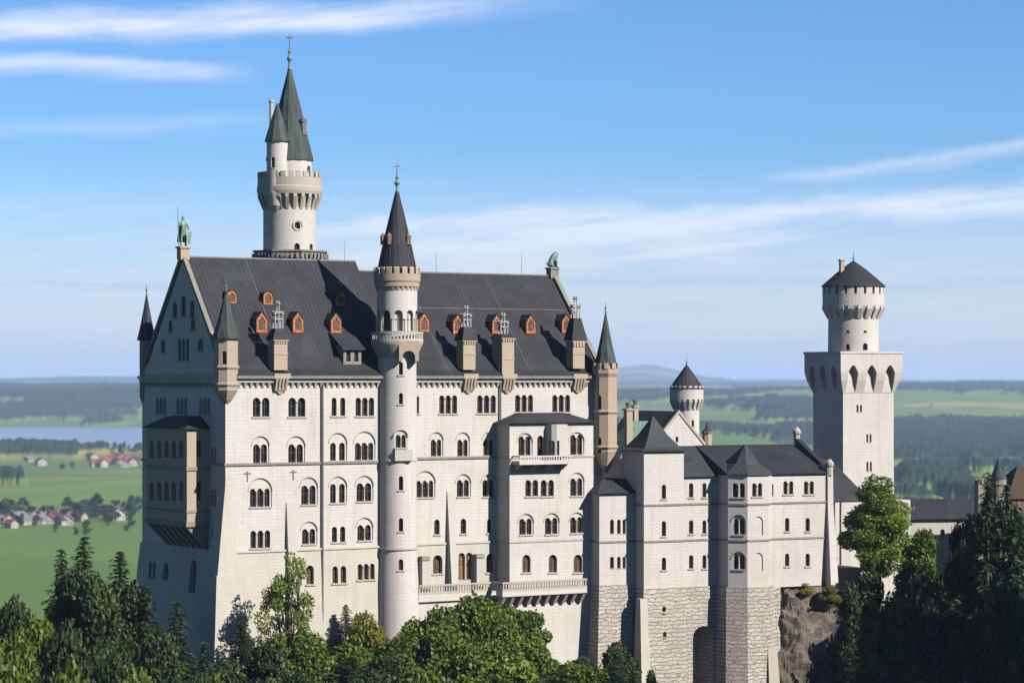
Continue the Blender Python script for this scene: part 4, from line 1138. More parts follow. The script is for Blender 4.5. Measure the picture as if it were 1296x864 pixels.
def vnoise(x, y, seed=0):
    xi, yi = np.floor(x).astype(np.int64), np.floor(y).astype(np.int64); xf, yf = x - xi, y - yi
    def h(a, b):
        n = (a * 374761393 + b * 668265263 + seed * 974634777) & 0xFFFFFFFF
        n = ((n ^ (n >> 13)) * 1274126177) & 0xFFFFFFFF
        return ((n ^ (n >> 16)) & 0xFFFF) / 65535.
    u, v = xf * xf * (3 - 2 * xf), yf * yf * (3 - 2 * yf)
    return (h(xi, yi) * (1 - u) + h(xi + 1, yi) * u) * (1 - v) + (h(xi, yi + 1) * (1 - u) + h(xi + 1, yi + 1) * u) * v


def fbm(x, y, o=4, seed=0):
    t, a, n = 0., .5, 0.
    for i in range(o): t = t + a * vnoise(x * 2 ** i, y * 2 ** i, seed + i); n += a; a *= .5
    return t / n


def sst(v, a, b):
    t = np.clip((v - a) / (b - a), 0, 1); return t * t * (3 - 2 * t)


VZ = -150.


def grid_mesh(name, X, Y, Z, attrs=None):
    r, c = X.shape
    me = bpy.data.meshes.new(name)
    co = np.stack([X, Y, Z], -1).reshape(-1, 3).astype(np.float32)
    i = np.arange(r * c).reshape(r, c)
    f = np.stack([i[:-1, :-1], i[:-1, 1:], i[1:, 1:], i[1:, :-1]], -1).reshape(-1, 4)
    me.vertices.add(len(co)); me.vertices.foreach_set('co', co.ravel())
    me.loops.add(f.size); me.loops.foreach_set('vertex_index', f.ravel().astype(np.int32))
    me.polygons.add(len(f)); me.polygons.foreach_set('loop_start', (np.arange(len(f)) * 4).astype(np.int32))
    me.polygons.foreach_set('loop_total', np.full(len(f), 4, np.int32))
    me.update(calc_edges=True)
    for k, v in (attrs or {}).items():
        a = me.attributes.new(k, 'FLOAT', 'POINT'); a.data.foreach_set('value', v.ravel().astype(np.float32))
    o = bpy.data.objects.new(name, me); COL.objects.link(o); return o


def terrain(X, Y):
    """height of bare ground, and forest cover, of the far country"""
    P = CX + X / Y * F; D = Y
    left, right = sst(P, 520, 250), sst(P, 560, 800)
    roll = fbm(X / 2600 + 3, Y / 3400, 4, 11)
    h = VZ + 5 * (fbm(X / 900, Y / 900, 3, 3) - .4) * sst(D, 1500, 3500)
    h = h + left * sst(D, 8350, 9900) * (57 + 70 * roll)
    h = h + (1 - left) * sst(D, 5000, 12500) * (32 + 92 * roll)
    h = h + right * np.exp(-((P - 1190) / 150.) ** 2 - ((D - 12000) / 2500.) ** 2) * 26
    h = h + np.exp(-((P - 1010) / 90.) ** 2 - ((D - 9500) / 1800.) ** 2) * 28
    far = sst(D, 15000, 26000)
    h = h + far * (0 + 14 * fbm(X / 7000 + 9, Y / 9000, 3, 21))
    h = h + np.exp(-((P - 815) / 62.) ** 2 - ((D - 34000) / 6000.) ** 2) * 212
    h = h + np.exp(-((P - 110) / 90.) ** 2 - ((D - 30000) / 6000.) ** 2) * 40
    lake = left * sst(D, 5450, 5560) * sst(D, 8330, 8200)
    n = fbm(X / 430 + 5, Y / 900, 5, 31) + .25 * (fbm(X / 230, Y / 380, 3, 41) - .5)
    thr = .475 - .055 * left
    fo = sst(n, thr, thr + .03)
    flat = left * sst(D, 5650, 5350)
    fo = fo * (1 - flat)                                         # open meadows in front of the lake
    edge = 5480 + 120 * fbm(X / 200, Y * 0, 3, 77)
    spit = left * sst(D, 4950, 5050) * sst(D, 5700, 5600) * sst(P, 104, 92) * (fbm(X / 130, Y / 200, 3, 9) > .3)
    shore = left * sst(D, edge - 240, edge - 200) * sst(D, edge, edge - 20) * (fbm(X / 110, Y / 60, 3, 15) > .47)
    wood = left * sst(D, 3820, 3850) * sst(D, 3990, 3960) * sst(P, 36, 26)
    fo = np.maximum(fo, np.maximum(np.maximum(spit, shore), wood))
    lf = lake * (1 - (spit > .2)); fo = fo * (1 - np.clip(lf, 0, 1))
    h = h * (1 - lf) + lf * (VZ - 2)
    h = np.where((spit > .05) | (flat * (D > 4500) > .5), np.maximum(h, VZ + .8), h)
    big = right * np.exp(-((P - 1180) / 140.) ** 2) * sst(D, 5500, 5800) * sst(D, 7500, 7200)
    fo = np.maximum(fo, sst(big, .35, .5) * (fbm(X / 210, Y / 300, 3, 57) > .36))
    fo = fo * (1 - right * np.exp(-((P - 1190) / 110.) ** 4) * sst(D, 7300, 7600) * sst(D, 11300, 10900) * (n < .56))
    low = right * sst(P, 1120, 1150) * sst(D, 2500, 2700) * sst(D, 4700, 4400) * (fbm(X / 240, Y / 330, 3, 51) > .49)
    fo = np.maximum(fo, low)
    fo = fo * (1 - right * sst(P, 1130, 900) * sst(D, 3600, 4200) * sst(D, 6500, 5800) * .999)
    return h, np.clip(fo, 0, 1)


nr, nc = 620, 900
Yv = 900 * (62000 / 900) ** (np.linspace(0, 1, nr)); kv = np.linspace(-.30, .30, nc)
K_, Y_ = np.meshgrid(kv, Yv); jit = rs.uniform(-.35, .35, K_.shape)
Y_ = Y_ * (1 + jit * math.log(62000 / 900) / nr); X_ = K_ * Y_
hh, fo = terrain(X_, Y_)
can = fo * (14 + 12 * fbm(X_ / 45, Y_ / 45, 2, 5) + rs.uniform(-3.5, 3.5, X_.shape))
land = grid_mesh('countryside', X_, Y_, hh + can, {'forest': fo}); tag(land, kind='structure')


def b_land(n):
    at_ = n.new('ShaderNodeAttribute', attribute_name='forest')
    tc = n.new('ShaderNodeTexCoord'); v = tc.outputs['Object']
    x, y, z = n.sep(v); v2 = n.xyz(n.m('MULTIPLY', x, 1 / 420.), n.m('MULTIPLY', y, 1 / 620.), 0.)
    vo = n.new('ShaderNodeTexVoronoi'); n.put(vo.inputs['Vector'], v2); vo.inputs['Scale'].default_value = 1
    fx = n.sep(vo.outputs['Color'])[0]
    field = n.ramp(fx, [(0., (0.0512, 0.0908, 0.0121)), (.4, (0.0672, 0.1142, 0.0157)), (.7, (0.0897, 0.1297, 0.0192)), (.86, (0.0801, 0.1038, 0.0200)), (1., (0.1921, 0.1427, 0.0479))])
    field = n.mix(n.rng(n.noise(v, .004, 4, .6), .3, .7), field, (0.0485, 0.0858, 0.0165))
    tree = n.mix(n.rng(n.noise(v, .02, 4, .7), .35, .7), (0.0048, 0.0104, 0.0048), (0.0128, 0.0240, 0.0088))
    return n.mix(n.rng(at_.outputs['Fac'], .25, .6), field, tree), None


land.data.materials.append(mat('farmland_and_forest', b_land, .95, .1))
b = BM(); box(b, -60000, 60000, -50000, 70000, VZ - 2.4, VZ - 2.2)
g = obj('ground', b, plainmat('meadow_ground', (.04, .08, .019), .2, .003, .95, .1)); tag(g, kind='structure')
b = BM(); loft(b, [[(-2600, 5350, VZ - .35), (-60, 5350, VZ - .35), (-90, 8500, VZ - .35), (-4000, 8500, VZ - .35)], [(-2600, 5350, VZ - .25), (-60, 5350, VZ - .25), (-90, 8500, VZ - .25), (-4000, 8500, VZ - .25)]])


def b_lake(n):
    tc = n.new('ShaderNodeTexCoord'); f = n.noise(tc.outputs['Object'], .02, 4, .6)
    return (.10, .12, .125), (f, .5, .3)


lk = obj('lake', b, mat('lake_water', b_lake, .22, .5)); tag(lk, kind='structure')

# the castle rock: heights round the palace


def hill(X, Y):
    X, Y = np.asarray(X, float), np.asarray(Y, float)
    t = (X - Pal.ox) * Pal.c + (Y - Pal.oy) * Pal.s; s_ = -(X - Pal.ox) * Pal.s + (Y - Pal.oy) * Pal.c
    base = -41 - 9 * sst(t, 52, 66) + 17 * sst(t, 94, 104) - 3 * sst(t, 20, -10)
    nz = fbm(X / 14, Y / 14, 4, 61) - .5
    d = np.maximum(0, -s_ - 2.5) * (.50 + .5 * sst(t, 60, 90)) + np.maximum(0, s_ - 45) * .8 + np.maximum(0, -t - 6) * .34 + np.maximum(0, t - 190) * .5
    d = d + np.maximum(0, -t - 60) * .6
    h = base - d + nz * 5 * np.minimum(1, np.maximum(0, -s_) * .2 + .3)
    # unseen rise added right of the view, shaped to shade the gorge trees
    shade_spur = sst(X, 72, 145) * sst(Y, 120, 190) * sst(Y, 305, 288) * 265
    h = h + shade_spur
    h = np.minimum(h, 56 + 6 * nz)
    return np.maximum(h, VZ - 3)


gx, gy = np.meshgrid(np.linspace(-420, 420, 281), np.linspace(20, 760, 247))
hl = grid_mesh('hillside', gx, gy, hill(gx, gy)); tag(hl, kind='structure'); hl.data.shade_smooth()


def b_hill(n):
    tc = n.new('ShaderNodeTexCoord'); v = tc.outputs['Object']
    c = n.mix(n.rng(n.noise(v, .15, 5, .65), .35, .65), (.010, .020, .006), (.026, .040, .012))
    c = n.mix(n.rng(n.noise(v, .07, 5, .6), .60, .75), c, (.14, .12, .095))
    return c, (n.noise(v, .8, 5, .7), .5, .8)


hl.data.materials.append(mat('wooded_slope', b_hill, .95, .1))


def HZt(x, y): return float(hill(x, y))


# rock crags


def b_rock(n):
    tc = n.new('ShaderNodeTexCoord'); v = tc.outputs['Object']
    f = n.noise(v, .45, 7, .68); c = n.ramp(f, [(.3, (.03, .025, .021)), (.48, (.082, .069, .057)), (.62, (.13, .11, .092)), (.75, (.19, .17, .145))])
    gr = n.m('MULTIPLY', n.rng(n.noise(v, .3, 4, .6), .56, .66), n.rng(n.sep(n.new('ShaderNodeNewGeometry').outputs['Normal'])[2], .2, .6))
    return n.mix(gr, c, (.045, .075, .018)), (n.noise(v, .9, 8, .72), .7, 1.)


M['rock'] = mat('grey_brown_rock', b_rock, .95, .15)


def rock(label, cx, cy, zb, zt, rx, ry, seed, rotz=0.):
    bm = BM(); bmesh.ops.create_icosphere(bm, subdivisions=6, radius=1.)
    h = (zt - zb)
    for v in bm.verts:
        p = v.co.copy(); q = Vector((math.copysign(abs(p.x) ** .6, p.x), math.copysign(abs(p.y) ** .6, p.y), math.copysign(abs(p.z) ** .75, p.z)))
        wv = Vector((q.x * rx, q.y * ry, q.z * h / 2))
        nn = mnoise.turbulence((wv + Vector((seed * 13, 0, 0))) * .14, 5, True) ; n2 = mnoise.voronoi((wv + Vector((seed * 7, 3, 0))) * .22)[0][0]
        n3 = mnoise.voronoi(wv * .7 + Vector((seed, 0, 0)))[0][0]; n4 = mnoise.turbulence(wv * .6, 4, True)
        wv *= 1 - .22 * nn + .22 * n2 + .06 * n3 - .05 * n4 ; wv.x += math.sin(wv.z * .5 + seed) * .5
        v.co = wv
    o = obj('rock_crag', bm, 'rock'); o.location = (cx, cy, (zb + zt) / 2); o.rotation_euler = (0, 0, rotz); tag(o, label, 'rock'); return o


x_, y_ = Wg.world(xe1 - 2.9, 2.2); rock('grey brown rock crag under the right end of the castle wing', x_, y_, -62, -27.6, 6.2, 6.6, 3, R(TW))
x_, y_ = Pal.world(37.6, -4.3); rock('pale rock outcrop among the bushes below the terrace', x_, y_, -58, -33.5, 2.6, 2.6, 5, .5)

# ------------------------------------------------------------------ TREES


def leafmat(name, c1, c2, c3, trans=.25):
    m = bpy.data.materials.new(name); m.use_nodes = True; n = NT(m.node_tree); n.n.clear()
    tc = n.new('ShaderNodeTexCoord'); at_ = n.new('ShaderNodeAttribute', attribute_name='tone'); oi = n.new('ShaderNodeObjectInfo')
    c = n.ramp(at_.outputs['Fac'], [(0., c1), (.55, c2), (1., c3)])
    c = n.mix(n.m('MULTIPLY', oi.outputs['Random'], .35), c, c1)
    p = n.new('ShaderNodeBsdfPrincipled'); p.inputs['Roughness'].default_value = .6; p.inputs['Specular IOR Level'].default_value = .25
    n.put(p.inputs['Base Color'], c)
    tr_ = n.new('ShaderNodeBsdfTranslucent'); n.put(tr_.inputs[0], n.mix(1., c, (1.1, 1.3, .5), 'MULTIPLY'))
    mx = n.new('ShaderNodeMixShader'); mx.inputs[0].default_value = trans; n.l.new(p.outputs[0], mx.inputs[1]); n.l.new(tr_.outputs[0], mx.inputs[2])
    o = n.new('ShaderNodeOutputMaterial'); n.l.new(mx.outputs[0], o.inputs[0]); return m


M['leaf'] = leafmat('green_leaves', (0.0348, 0.0537, 0.0050), (0.0654, 0.0967, 0.0072), (0.1179, 0.1441, 0.0114))
M['leaf_bright'] = leafmat('bright_leaves', (0.0538, 0.0806, 0.0088), (0.1026, 0.1426, 0.0142), (0.1698, 0.1902, 0.0229), .35)
M['leaf_yellow'] = leafmat('yellow_green_leaves', (0.0662, 0.0740, 0.0095), (0.1217, 0.1199, 0.0147), (0.1771, 0.1557, 0.0232), .3)
M['needle'] = leafmat('dark_needles', (0.0062, 0.0141, 0.0053), (0.0123, 0.0255, 0.0079), (0.0229, 0.0396, 0.0106), .1)
M['leaf_dark'] = leafmat('dark_leaves', (0.0107, 0.0192, 0.0037), (0.0190, 0.0324, 0.0053), (0.0309, 0.0485, 0.0075), .12)
M['bark'] = plainmat('grey_brown_bark', (.06, .048, .036), .3, 3, .9, .1)


def quads(name, C, U, V, tone, m):
    """leaf faces: centres C, half axes U and V"""
    n = len(C); co = np.empty((n, 4, 3), np.float32)
    co[:, 0] = C - U; co[:, 1] = C - V * .9; co[:, 2] = C + U; co[:, 3] = C + V * .9
    me = bpy.data.meshes.new(name); me.vertices.add(n * 4); me.vertices.foreach_set('co', co.ravel())
    me.loops.add(n * 4); me.loops.foreach_set('vertex_index', np.arange(n * 4, dtype=np.int32))
    me.polygons.add(n); me.polygons.foreach_set('loop_start', (np.arange(n) * 4).astype(np.int32)); me.polygons.foreach_set('loop_total', np.full(n, 4, np.int32))
    me.update(calc_edges=True)
    a = me.attributes.new('tone', 'FLOAT', 'POINT'); a.data.foreach_set('value', np.repeat(tone, 4).astype(np.float32))
    me.materials.append(M[m]); return me


def unit(r, n):
    v = r.normal(size=(n, 3)); return v / np.linalg.norm(v, axis=1)[:, None]


def decid_mesh(seed, m, nl=30, leaves=24000, size=.20, h=14., rad=4.6, sparse=False, base=.18, cone=.42):
    """crown and trunk meshes, for a tree h high with a crown of radius rad"""
    r = np.random.RandomState(seed)
    cz = h * (.5 + base / 2); rz = h * (1 - base) / 2
    L = unit(r, nl); f = r.uniform(.45, .86, nl)[:, None]; Cn = L * f * np.array([rad, rad, rz]); Cn[:, 2] += cz
    # narrower towards the top
    Cn[:, :2] *= (1 - cone * np.clip((Cn[:, 2] - cz) / rz + .15, 0, 1))[:, None]
    R_ = r.uniform(.24, .42, nl) * rad * (.62 if sparse else 1.)
    per = r.multinomial(leaves, R_ ** 2 / (R_ ** 2).sum())
    Cs, Ts, Ns = [], [], []
    for c, rr, k in zip(Cn, R_, per):
        d = unit(r, k); q = r.uniform(.35, 1, k) ** .45
        bump = 1 + .25 * np.sin(d[:, 0] * 7 + seed) * np.sin(d[:, 1] * 6 + c[0]) * np.sin(d[:, 2] * 8)
        Cs.append(c + d * (rr * q * bump)[:, None] * np.array([1, 1, .72])); Ns.append(d); Ts.append(np.clip(r.normal(.45, .2, k) + r.uniform(-.25, .25), 0, 1))
    C = np.concatenate(Cs); Nn = np.concatenate(Ns); T_ = np.concatenate(Ts)
    a = unit(r, len(C)) + Nn * .4 + np.array([0, 0, .35]); a /= np.linalg.norm(a, axis=1)[:, None]
    u = np.cross(a, unit(r, len(C))); u /= np.linalg.norm(u, axis=1)[:, None] + 1e-6; v = np.cross(a, u)
    s_ = (size * r.uniform(.6, 1.3, len(C)))[:, None]
    crown = quads('crown', C, u * s_, v * s_ * .75, T_, m)
    b = BM(); z0 = h * .5
    pts = [Vector((0, 0, -2.))]; 
    for i in range(1, 7): pts.append(Vector((r.normal() * .12 * i, r.normal() * .12 * i, z0 * 1.6 * i / 6)))
    w0 = h * .018
    for i in range(6): tube(b, pts[i], pts[i + 1], w0 * (1 - i / 7), w0 * (1 - (i + 1) / 7), 7)
    for i in range(nl):
        k = 2 + i % 4; c = Vector(Cn[i]); s0 = pts[k]; mid = s0.lerp(c, .5) + Vector((0, 0, -.25))
        tube(b, s0, mid, w0 * .38, w0 * .25, 5); tube(b, mid, c, w0 * .25, w0 * .1, 5)
    bmesh.ops.recalc_face_normals(b, faces=b.faces[:]); tm = bpy.data.meshes.new('trunk'); b.to_mesh(tm); b.free(); tm.materials.append(M['bark'])
    return crown, tm, h, rad


def conifer_mesh(seed, m='needle', h=20., rad=3.6, dens=1.):
    r = np.random.RandomState(seed); Cs, Us, Vs, Ts = [], [], [], []
    z = h * .10; b = BM(); tube(b, (0, 0, -2), (0, 0, h * .97), h * .014, .04, 7)
    while z < h * .985:
        f = 1 - z / h; R0 = rad * (f ** .85) * (1 - .16 * math.sin(z * 2 + seed) + r.uniform(-.12, .12)) + .12
        nb = max(4, int(9 * f ** .3)); ph = r.uniform(0, 6.28)
        for k in range(nb):
            a = ph + 2 * PI * k / nb + r.normal() * .2; Lb = R0 * r.uniform(.6, 1.2); dr = r.uniform(.22, .42) * Lb
            d = np.array([math.cos(a), math.sin(a), 0]); sd = np.array([-d[1], d[0], 0]); n = max(9, int(Lb * 34 * dens))
            t = r.uniform(.12, 1, n); tone = r.uniform(.1, .6)
            P0 = np.outer(t * Lb, d); P0[:, 2] = z - dr * t ** 1.3 + .25 * Lb * (t > .85) * (t - .85)
            off = r.normal(size=n) * (.26 * Lb * (1 - t * .7)); P0 += np.outer(off, sd); P0[:, 2] -= np.abs(off) * .35 + r.uniform(0, .3, n)
            dirv = d * .8 + sd * np.sign(off)[:, None] * .6 + r.normal(size=(n, 3)) * .25 - np.array([0, 0, .25]); dirv /= np.linalg.norm(dirv, axis=1)[:, None]
            v = np.cross(dirv, r.normal(size=(n, 3)) * .5 + np.array([0, 0, 1.])); v /= np.linalg.norm(v, axis=1)[:, None]
            s_ = r.uniform(.12, .25, n)[:, None]
            Cs.append(P0); Us.append(dirv * s_); Vs.append(v * s_ * .36); Ts.append(np.clip(tone + r.normal(size=n) * .15 + .35 * t, 0, 1))
        z += (.34 + .42 * f) * h / 20
    crown = quads('crown', np.concatenate(Cs), np.concatenate(Us), np.concatenate(Vs), np.concatenate(Ts), m)
    bmesh.ops.recalc_face_normals(b, faces=b.faces[:]); tm = bpy.data.meshes.new('trunk'); b.to_mesh(tm); b.free(); tm.materials.append(M['bark'])
    return crown, tm, h, rad


KIND = {
    'decid': [decid_mesh(i, 'leaf') for i in (1, 2, 3)],
    'wide': [decid_mesh(i, 'leaf', 34, 30000, .19, 11., 5.4, base=.05) for i in (4, 5)],
    'bright': [decid_mesh(6, 'leaf_bright', 46, 34000, .19, 17., 5.2, base=.06, cone=.62)],
    'yellow': [decid_mesh(7, 'leaf_yellow', 24, 14000, .17, 8., 4., base=.05)],
    'ash': [decid_mesh(8, 'leaf_bright', 60, 9000, .15, 18., 5., True, .22, cone=.5)],
    'dark': [decid_mesh(i, 'leaf_dark', 32, 26000, .20, 15., 4.8, base=.08) for i in (9, 10)],
    'conifer': [conifer_mesh(i) for i in (11, 12, 13)],
}
LNAME = {'decid': 'leafy_tree', 'wide': 'leafy_tree', 'bright': 'leafy_tree', 'yellow': 'bush', 'ash': 'leafy_tree', 'dark': 'leafy_tree', 'conifer': 'spruce_tree'}
TPROTO = {}


def tree(kind, px, py, Y, wpx, label, group=None, zbase=None, var=None):
    ms = KIND[kind]; i = (var if var is not None else int(px * 7 + py)) % len(ms)
    crown, trunk, h, rad = ms[i]
    p = at(px, py, Y); zb = HZt(p.x, p.y) if zbase is None else zbase
    ht = max(p.z - zb, 3.); sw = wpx * (2.7 if kind == 'conifer' else 1.0 if kind in ('bright', 'ash') else 1.38) * Y / F / 2 / rad
    if (kind, i) not in TPROTO:
        e = bpy.data.objects.new(LNAME[kind], None); COL.objects.link(e)
        tk = bpy.data.objects.new('trunk', trunk); cr = bpy.data.objects.new('crown', crown)
        for q in (tk, cr): COL.objects.link(q); q.parent = e
        TPROTO[(kind, i)] = e
    else:
        src = TPROTO[(kind, i)]; e = src.copy(); COL.objects.link(e)
        for ch in src.children: q = ch.copy(); COL.objects.link(q); q.parent = e
        for k in list(e.keys()): del e[k]
    e.location = (p.x, p.y, zb); e.scale = (sw, sw, ht / h); e.rotation_euler = (0, 0, (px * 1.37 + py) % 6.28)
    tag(e, label, 'bush' if kind == 'yellow' else 'tree', group); return e


# left of the castle
LG = 'trees on the slope left of the castle'
for a_ in [
    ('conifer', 106, 672, 338, 62, 'tallest dark spruce left of the castle, before the meadows'),
    ('conifer', 78, 688, 334, 54, 'dark spruce just left of the tallest spruce'),
    ('conifer', 152, 692, 342, 60, 'dark spruce between the tallest spruce and the shaded palace wall'),
    ('dark', 128, 712, 325, 95, 'broad dark tree in front of the two tallest spruces'),
    ('dark', 92, 703, 330, 80, 'dark leafy crown between the two tallest spruces'),
    ('dark', 162, 724, 332, 80, 'dark leafy crown right of the spruces at the shaded wall'),
    ('decid', 42, 722, 320, 82, 'round green tree at the left with meadow above it'),
    ('dark', 8, 742, 318, 80, 'dark tree cut by the left edge of the view'),
    ('conifer', 186, 735, 330, 56, 'spruce at the foot of the shaded palace wall'),
    ('conifer', 224, 752, 322, 62, 'pointed spruce before the shaded palace wall'),
    ('dark', 196, 780, 312, 90, 'dark leafy tree below the pointed spruce'),
    ('conifer', 258, 806, 322, 50, 'small spruce left of the bright corner buttress'),
    ('dark', 70, 770, 300, 110, 'wide dark tree low on the left slope'),
    ('decid', 20, 790, 285, 105, 'grey green tree in the lower left corner'),
    ('dark', 130, 800, 290, 110, 'dark tree low in the view between two lighter ones'),
    ('decid', 95, 826, 275, 100, 'leafy tree at the bottom left edge'),
    ('dark', 240, 838, 296, 90, 'dark low tree at the bottom before the corner buttress'),
    ('decid', 175, 836, 278, 100, 'leafy tree at the bottom below the palace gable'),
    ('ash', 366, 680, 345, 100, 'thin see-through tree against the sunlit palace wall'),
    ('conifer', 305, 775, 339, 46, 'thin young spruce beside the bright corner buttress'),
    ('conifer', 438, 762, 357, 30, 'very small spruce standing before the cream wall'),
    ('dark', 330, 802, 325, 80, 'dark leafy tree under the thin see-through tree'),
    ('decid', 392, 796, 335, 80, 'green tree right of the see-through tree'),
    ('dark', 290, 846, 318, 70, 'low dark shrub tree at the bottom of the corner buttress'),
    ('dark', 368, 838, 318, 90, 'dark tree at the bottom below the see-through tree'),
    ('yellow', 463, 782, 352, 60, 'yellow green bush left of the round stair tower foot'),
    ('decid', 440, 808, 335, 80, 'green tree below the yellow green bush'),
    ('decid', 500, 800, 340, 80, 'green tree at the foot of the round stair tower'),
    ('wide', 548, 764, 350, 84, 'rounded leafy tree right of the stair tower foot'),
    ('wide', 604, 748, 355, 96, 'big rounded green tree under the terrace'),
    ('decid', 655, 764, 359, 76, 'leafy tree touching the terrace corbels'),
    ('wide', 560, 795, 338, 120, 'broad green tree below the big rounded one'),
    ('decid', 618, 800, 340, 110, 'broad leafy tree at the bottom centre'),
    ('dark', 480, 838, 325, 100, 'dark tree at the bottom edge left of centre'),
    ('decid', 545, 842, 322, 100, 'green tree at the bottom edge near the centre'),
    ('wide', 676, 783, 359, 52, 'green bush beside the pale rock outcrop'),
    ('dark', 730, 826, 356, 60, 'dark bush below the bright terrace pillar'),
    ('dark', 780, 805, 358, 56, 'dark tree in the shade left of the square corner tower'),
    ('decid', 752, 848, 350, 60, 'green bush at the bottom beside the rough stone foot'),
    ('yellow', 824, 852, 366, 22, 'tiny bush at the bottom on the rough stone foot'),
]:
    tree(*a_)
FG = 'trees filling the slope below the castle'
k = 0
for py, Yb, xs_ in ((800, 316, range(-10, 250, 52)), (835, 300, range(20, 300, 50)), (858, 285, range(-20, 330, 54)), (822, 330, range(300, 520, 48)), (850, 312, range(310, 700, 52)), (838, 350, range(700, 800, 34))):
    for px in xs_:
        k += 1
        tree(('dark', 'decid', 'conifer', 'dark')[k % 4], px + (k * 29 % 19) - 9, py + (k * 17 % 13) - 6, Yb, 88, 'green tree among the dense trees along the bottom edge', FG)
# right of the castle
tree('yellow', 1012, 733, 385, 26, 'small bush growing on top of the rock crag', zbase=-31.5)
tree('yellow', 1050, 741, 384, 22, 'smaller bush at the right top of the rock crag', zbase=-32.5)
RG = 'dark trees in the shaded gorge on the right'
tree('bright', 1112, 598, 392, 100, 'big sunlit green tree before the square gate tower', zbase=-31)
for a_ in [
    ('decid', 1160, 668, 396, 60, 'half lit tree right of the big sunlit tree'),
    ('conifer', 1250, 584, 372, 62, 'tall slim dark spruce before the gatehouse'),
    ('dark', 1128, 738, 388, 52, 'small dark tree before the foot of the connecting wall'),
    ('dark', 1256, 612, 378, 58, 'dark leafy crown before the round gatehouse turret'),
    ('dark', 1294, 622, 372, 60, 'dark leafy crown at the right edge before the gatehouse roof'),
    ('dark', 1222, 646, 386, 60, 'dark leafy tree covering the right end of the low white building'),
    ('conifer', 1274, 604, 380, 56, 'dark spruce overlapping the brown roof of the gatehouse'),
    ('conifer', 1266, 622, 376, 60, 'dark spruce directly before the round gatehouse turret'),
    ('dark', 1240, 640, 384, 70, 'dark leafy tree between the low white building and the gatehouse'),
    ('dark', 1290, 650, 380, 84, 'dark leafy tree hiding the brick wall at the right edge'),
    ('conifer', 1284, 628, 366, 76, 'dark spruce at the right edge before the brown roof'),
    ('dark', 1212, 668, 378, 90, 'dark round tree below the low white building'),
    ('conifer', 1228, 640, 380, 50, 'dark spruce left of the tall slim one'),
    ('dark', 1178, 700, 376, 84, 'dark round tree left of the spruces'),
    ('dark', 1270, 700, 350, 90, 'dark leafy tree low at the right edge'),
    ('dark', 1140, 716, 380, 70, 'dark tree under the big sunlit tree'),
    ('dark', 1098, 706, 388, 60, 'dark tree at the top of the rock crag'),
    ('dark', 1078, 728, 386, 50, 'dark tree below the stone ledge'),
    ('dark', 1086, 765, 380, 56, 'dark tree between the rock crag and the gorge trees'),
    ('conifer', 1078, 790, 376, 36, 'small spruce right of the rock crag'),
]:
    tree(*a_)
k = 0
for py, n_, Yb in ((745, 6, 362), (785, 7, 352), (825, 7, 342), (850, 6, 334)):
    for i in range(n_):
        px = 1092 + (i + .5 * (k % 2)) * 215 / n_ + 8
        tree('conifer' if (i + k) % 3 == 0 else 'dark', px, py + (i * 37 % 17) - 8, Yb, 74, 'dark tree in the shaded mass below the gatehouse and sunlit tree', RG)
    k += 1

# ------------------------------------------------------------------ VILLAGES IN THE VALLEY
VH = {}


def house(px, py, w, d, h, roofm, rot, label, group, name='village_house'):
    D = -VZ / (py - HZ) * F; p = at(px, py, D); w, d, h = w * .8, d * .8, h * .8
    key = (w, d, h, roofm)
    if key not in VH:
        e = bpy.data.objects.new(name, None); COL.objects.link(e)
        b = BM(); loft(b, [[(-w / 2, y, -2), (w / 2, y, -2), (w / 2, y, h), (0, y, h + w * .38), (-w / 2, y, h)] for y in (-d / 2, d / 2)]); obj('wall', b, 'village_wall', e)
        b = BM(); loft(b, [[(-w * .58, y, h - .5), (0, y, h + w * .42), (w * .58, y, h - .5), (w * .58, y, h), (0, y, h + w * .42 + .5), (-w * .58, y, h)] for y in (-d / 2 - 1, d / 2 + 1)]); rf = obj('roof', b, roofm, e)
        b = BM(); box(b, w * .12, w * .2, -.5, .6, h + w * .2, h + w * .5); obj('chimney', b, 'village_wall', rf)
        for i in range(3):
            b = BM(); u = -d / 2 + (i + .5) * d / 3; box(b, w / 2 - .1, w / 2 + .06, u - .6, u + .6, h * .35, h * .7); obj('window', b, 'glass', e)
            b = BM(); u = -w / 2 + (i + .5) * w / 3; box(b, u - .5, u + .5, -d / 2 - .06, -d / 2 + .1, h * .3, h * .65); obj('window', b, 'glass', e)
        VH[key] = e
    else:
        src = VH[key]; e = src.copy(); COL.objects.link(e)
        for ch in src.children:
            q = ch.copy(); COL.objects.link(q); q.parent = e
            for g2 in ch.children: q2 = g2.copy(); COL.objects.link(q2); q2.parent = q
    hh_, _ = terrain(np.array([[p.x]]), np.array([[p.y]]))
    e.location = (p.x, p.y, float(hh_[0, 0])); e.rotation_euler = (0, 0, rot); tag(e, label, 'house', group); return e


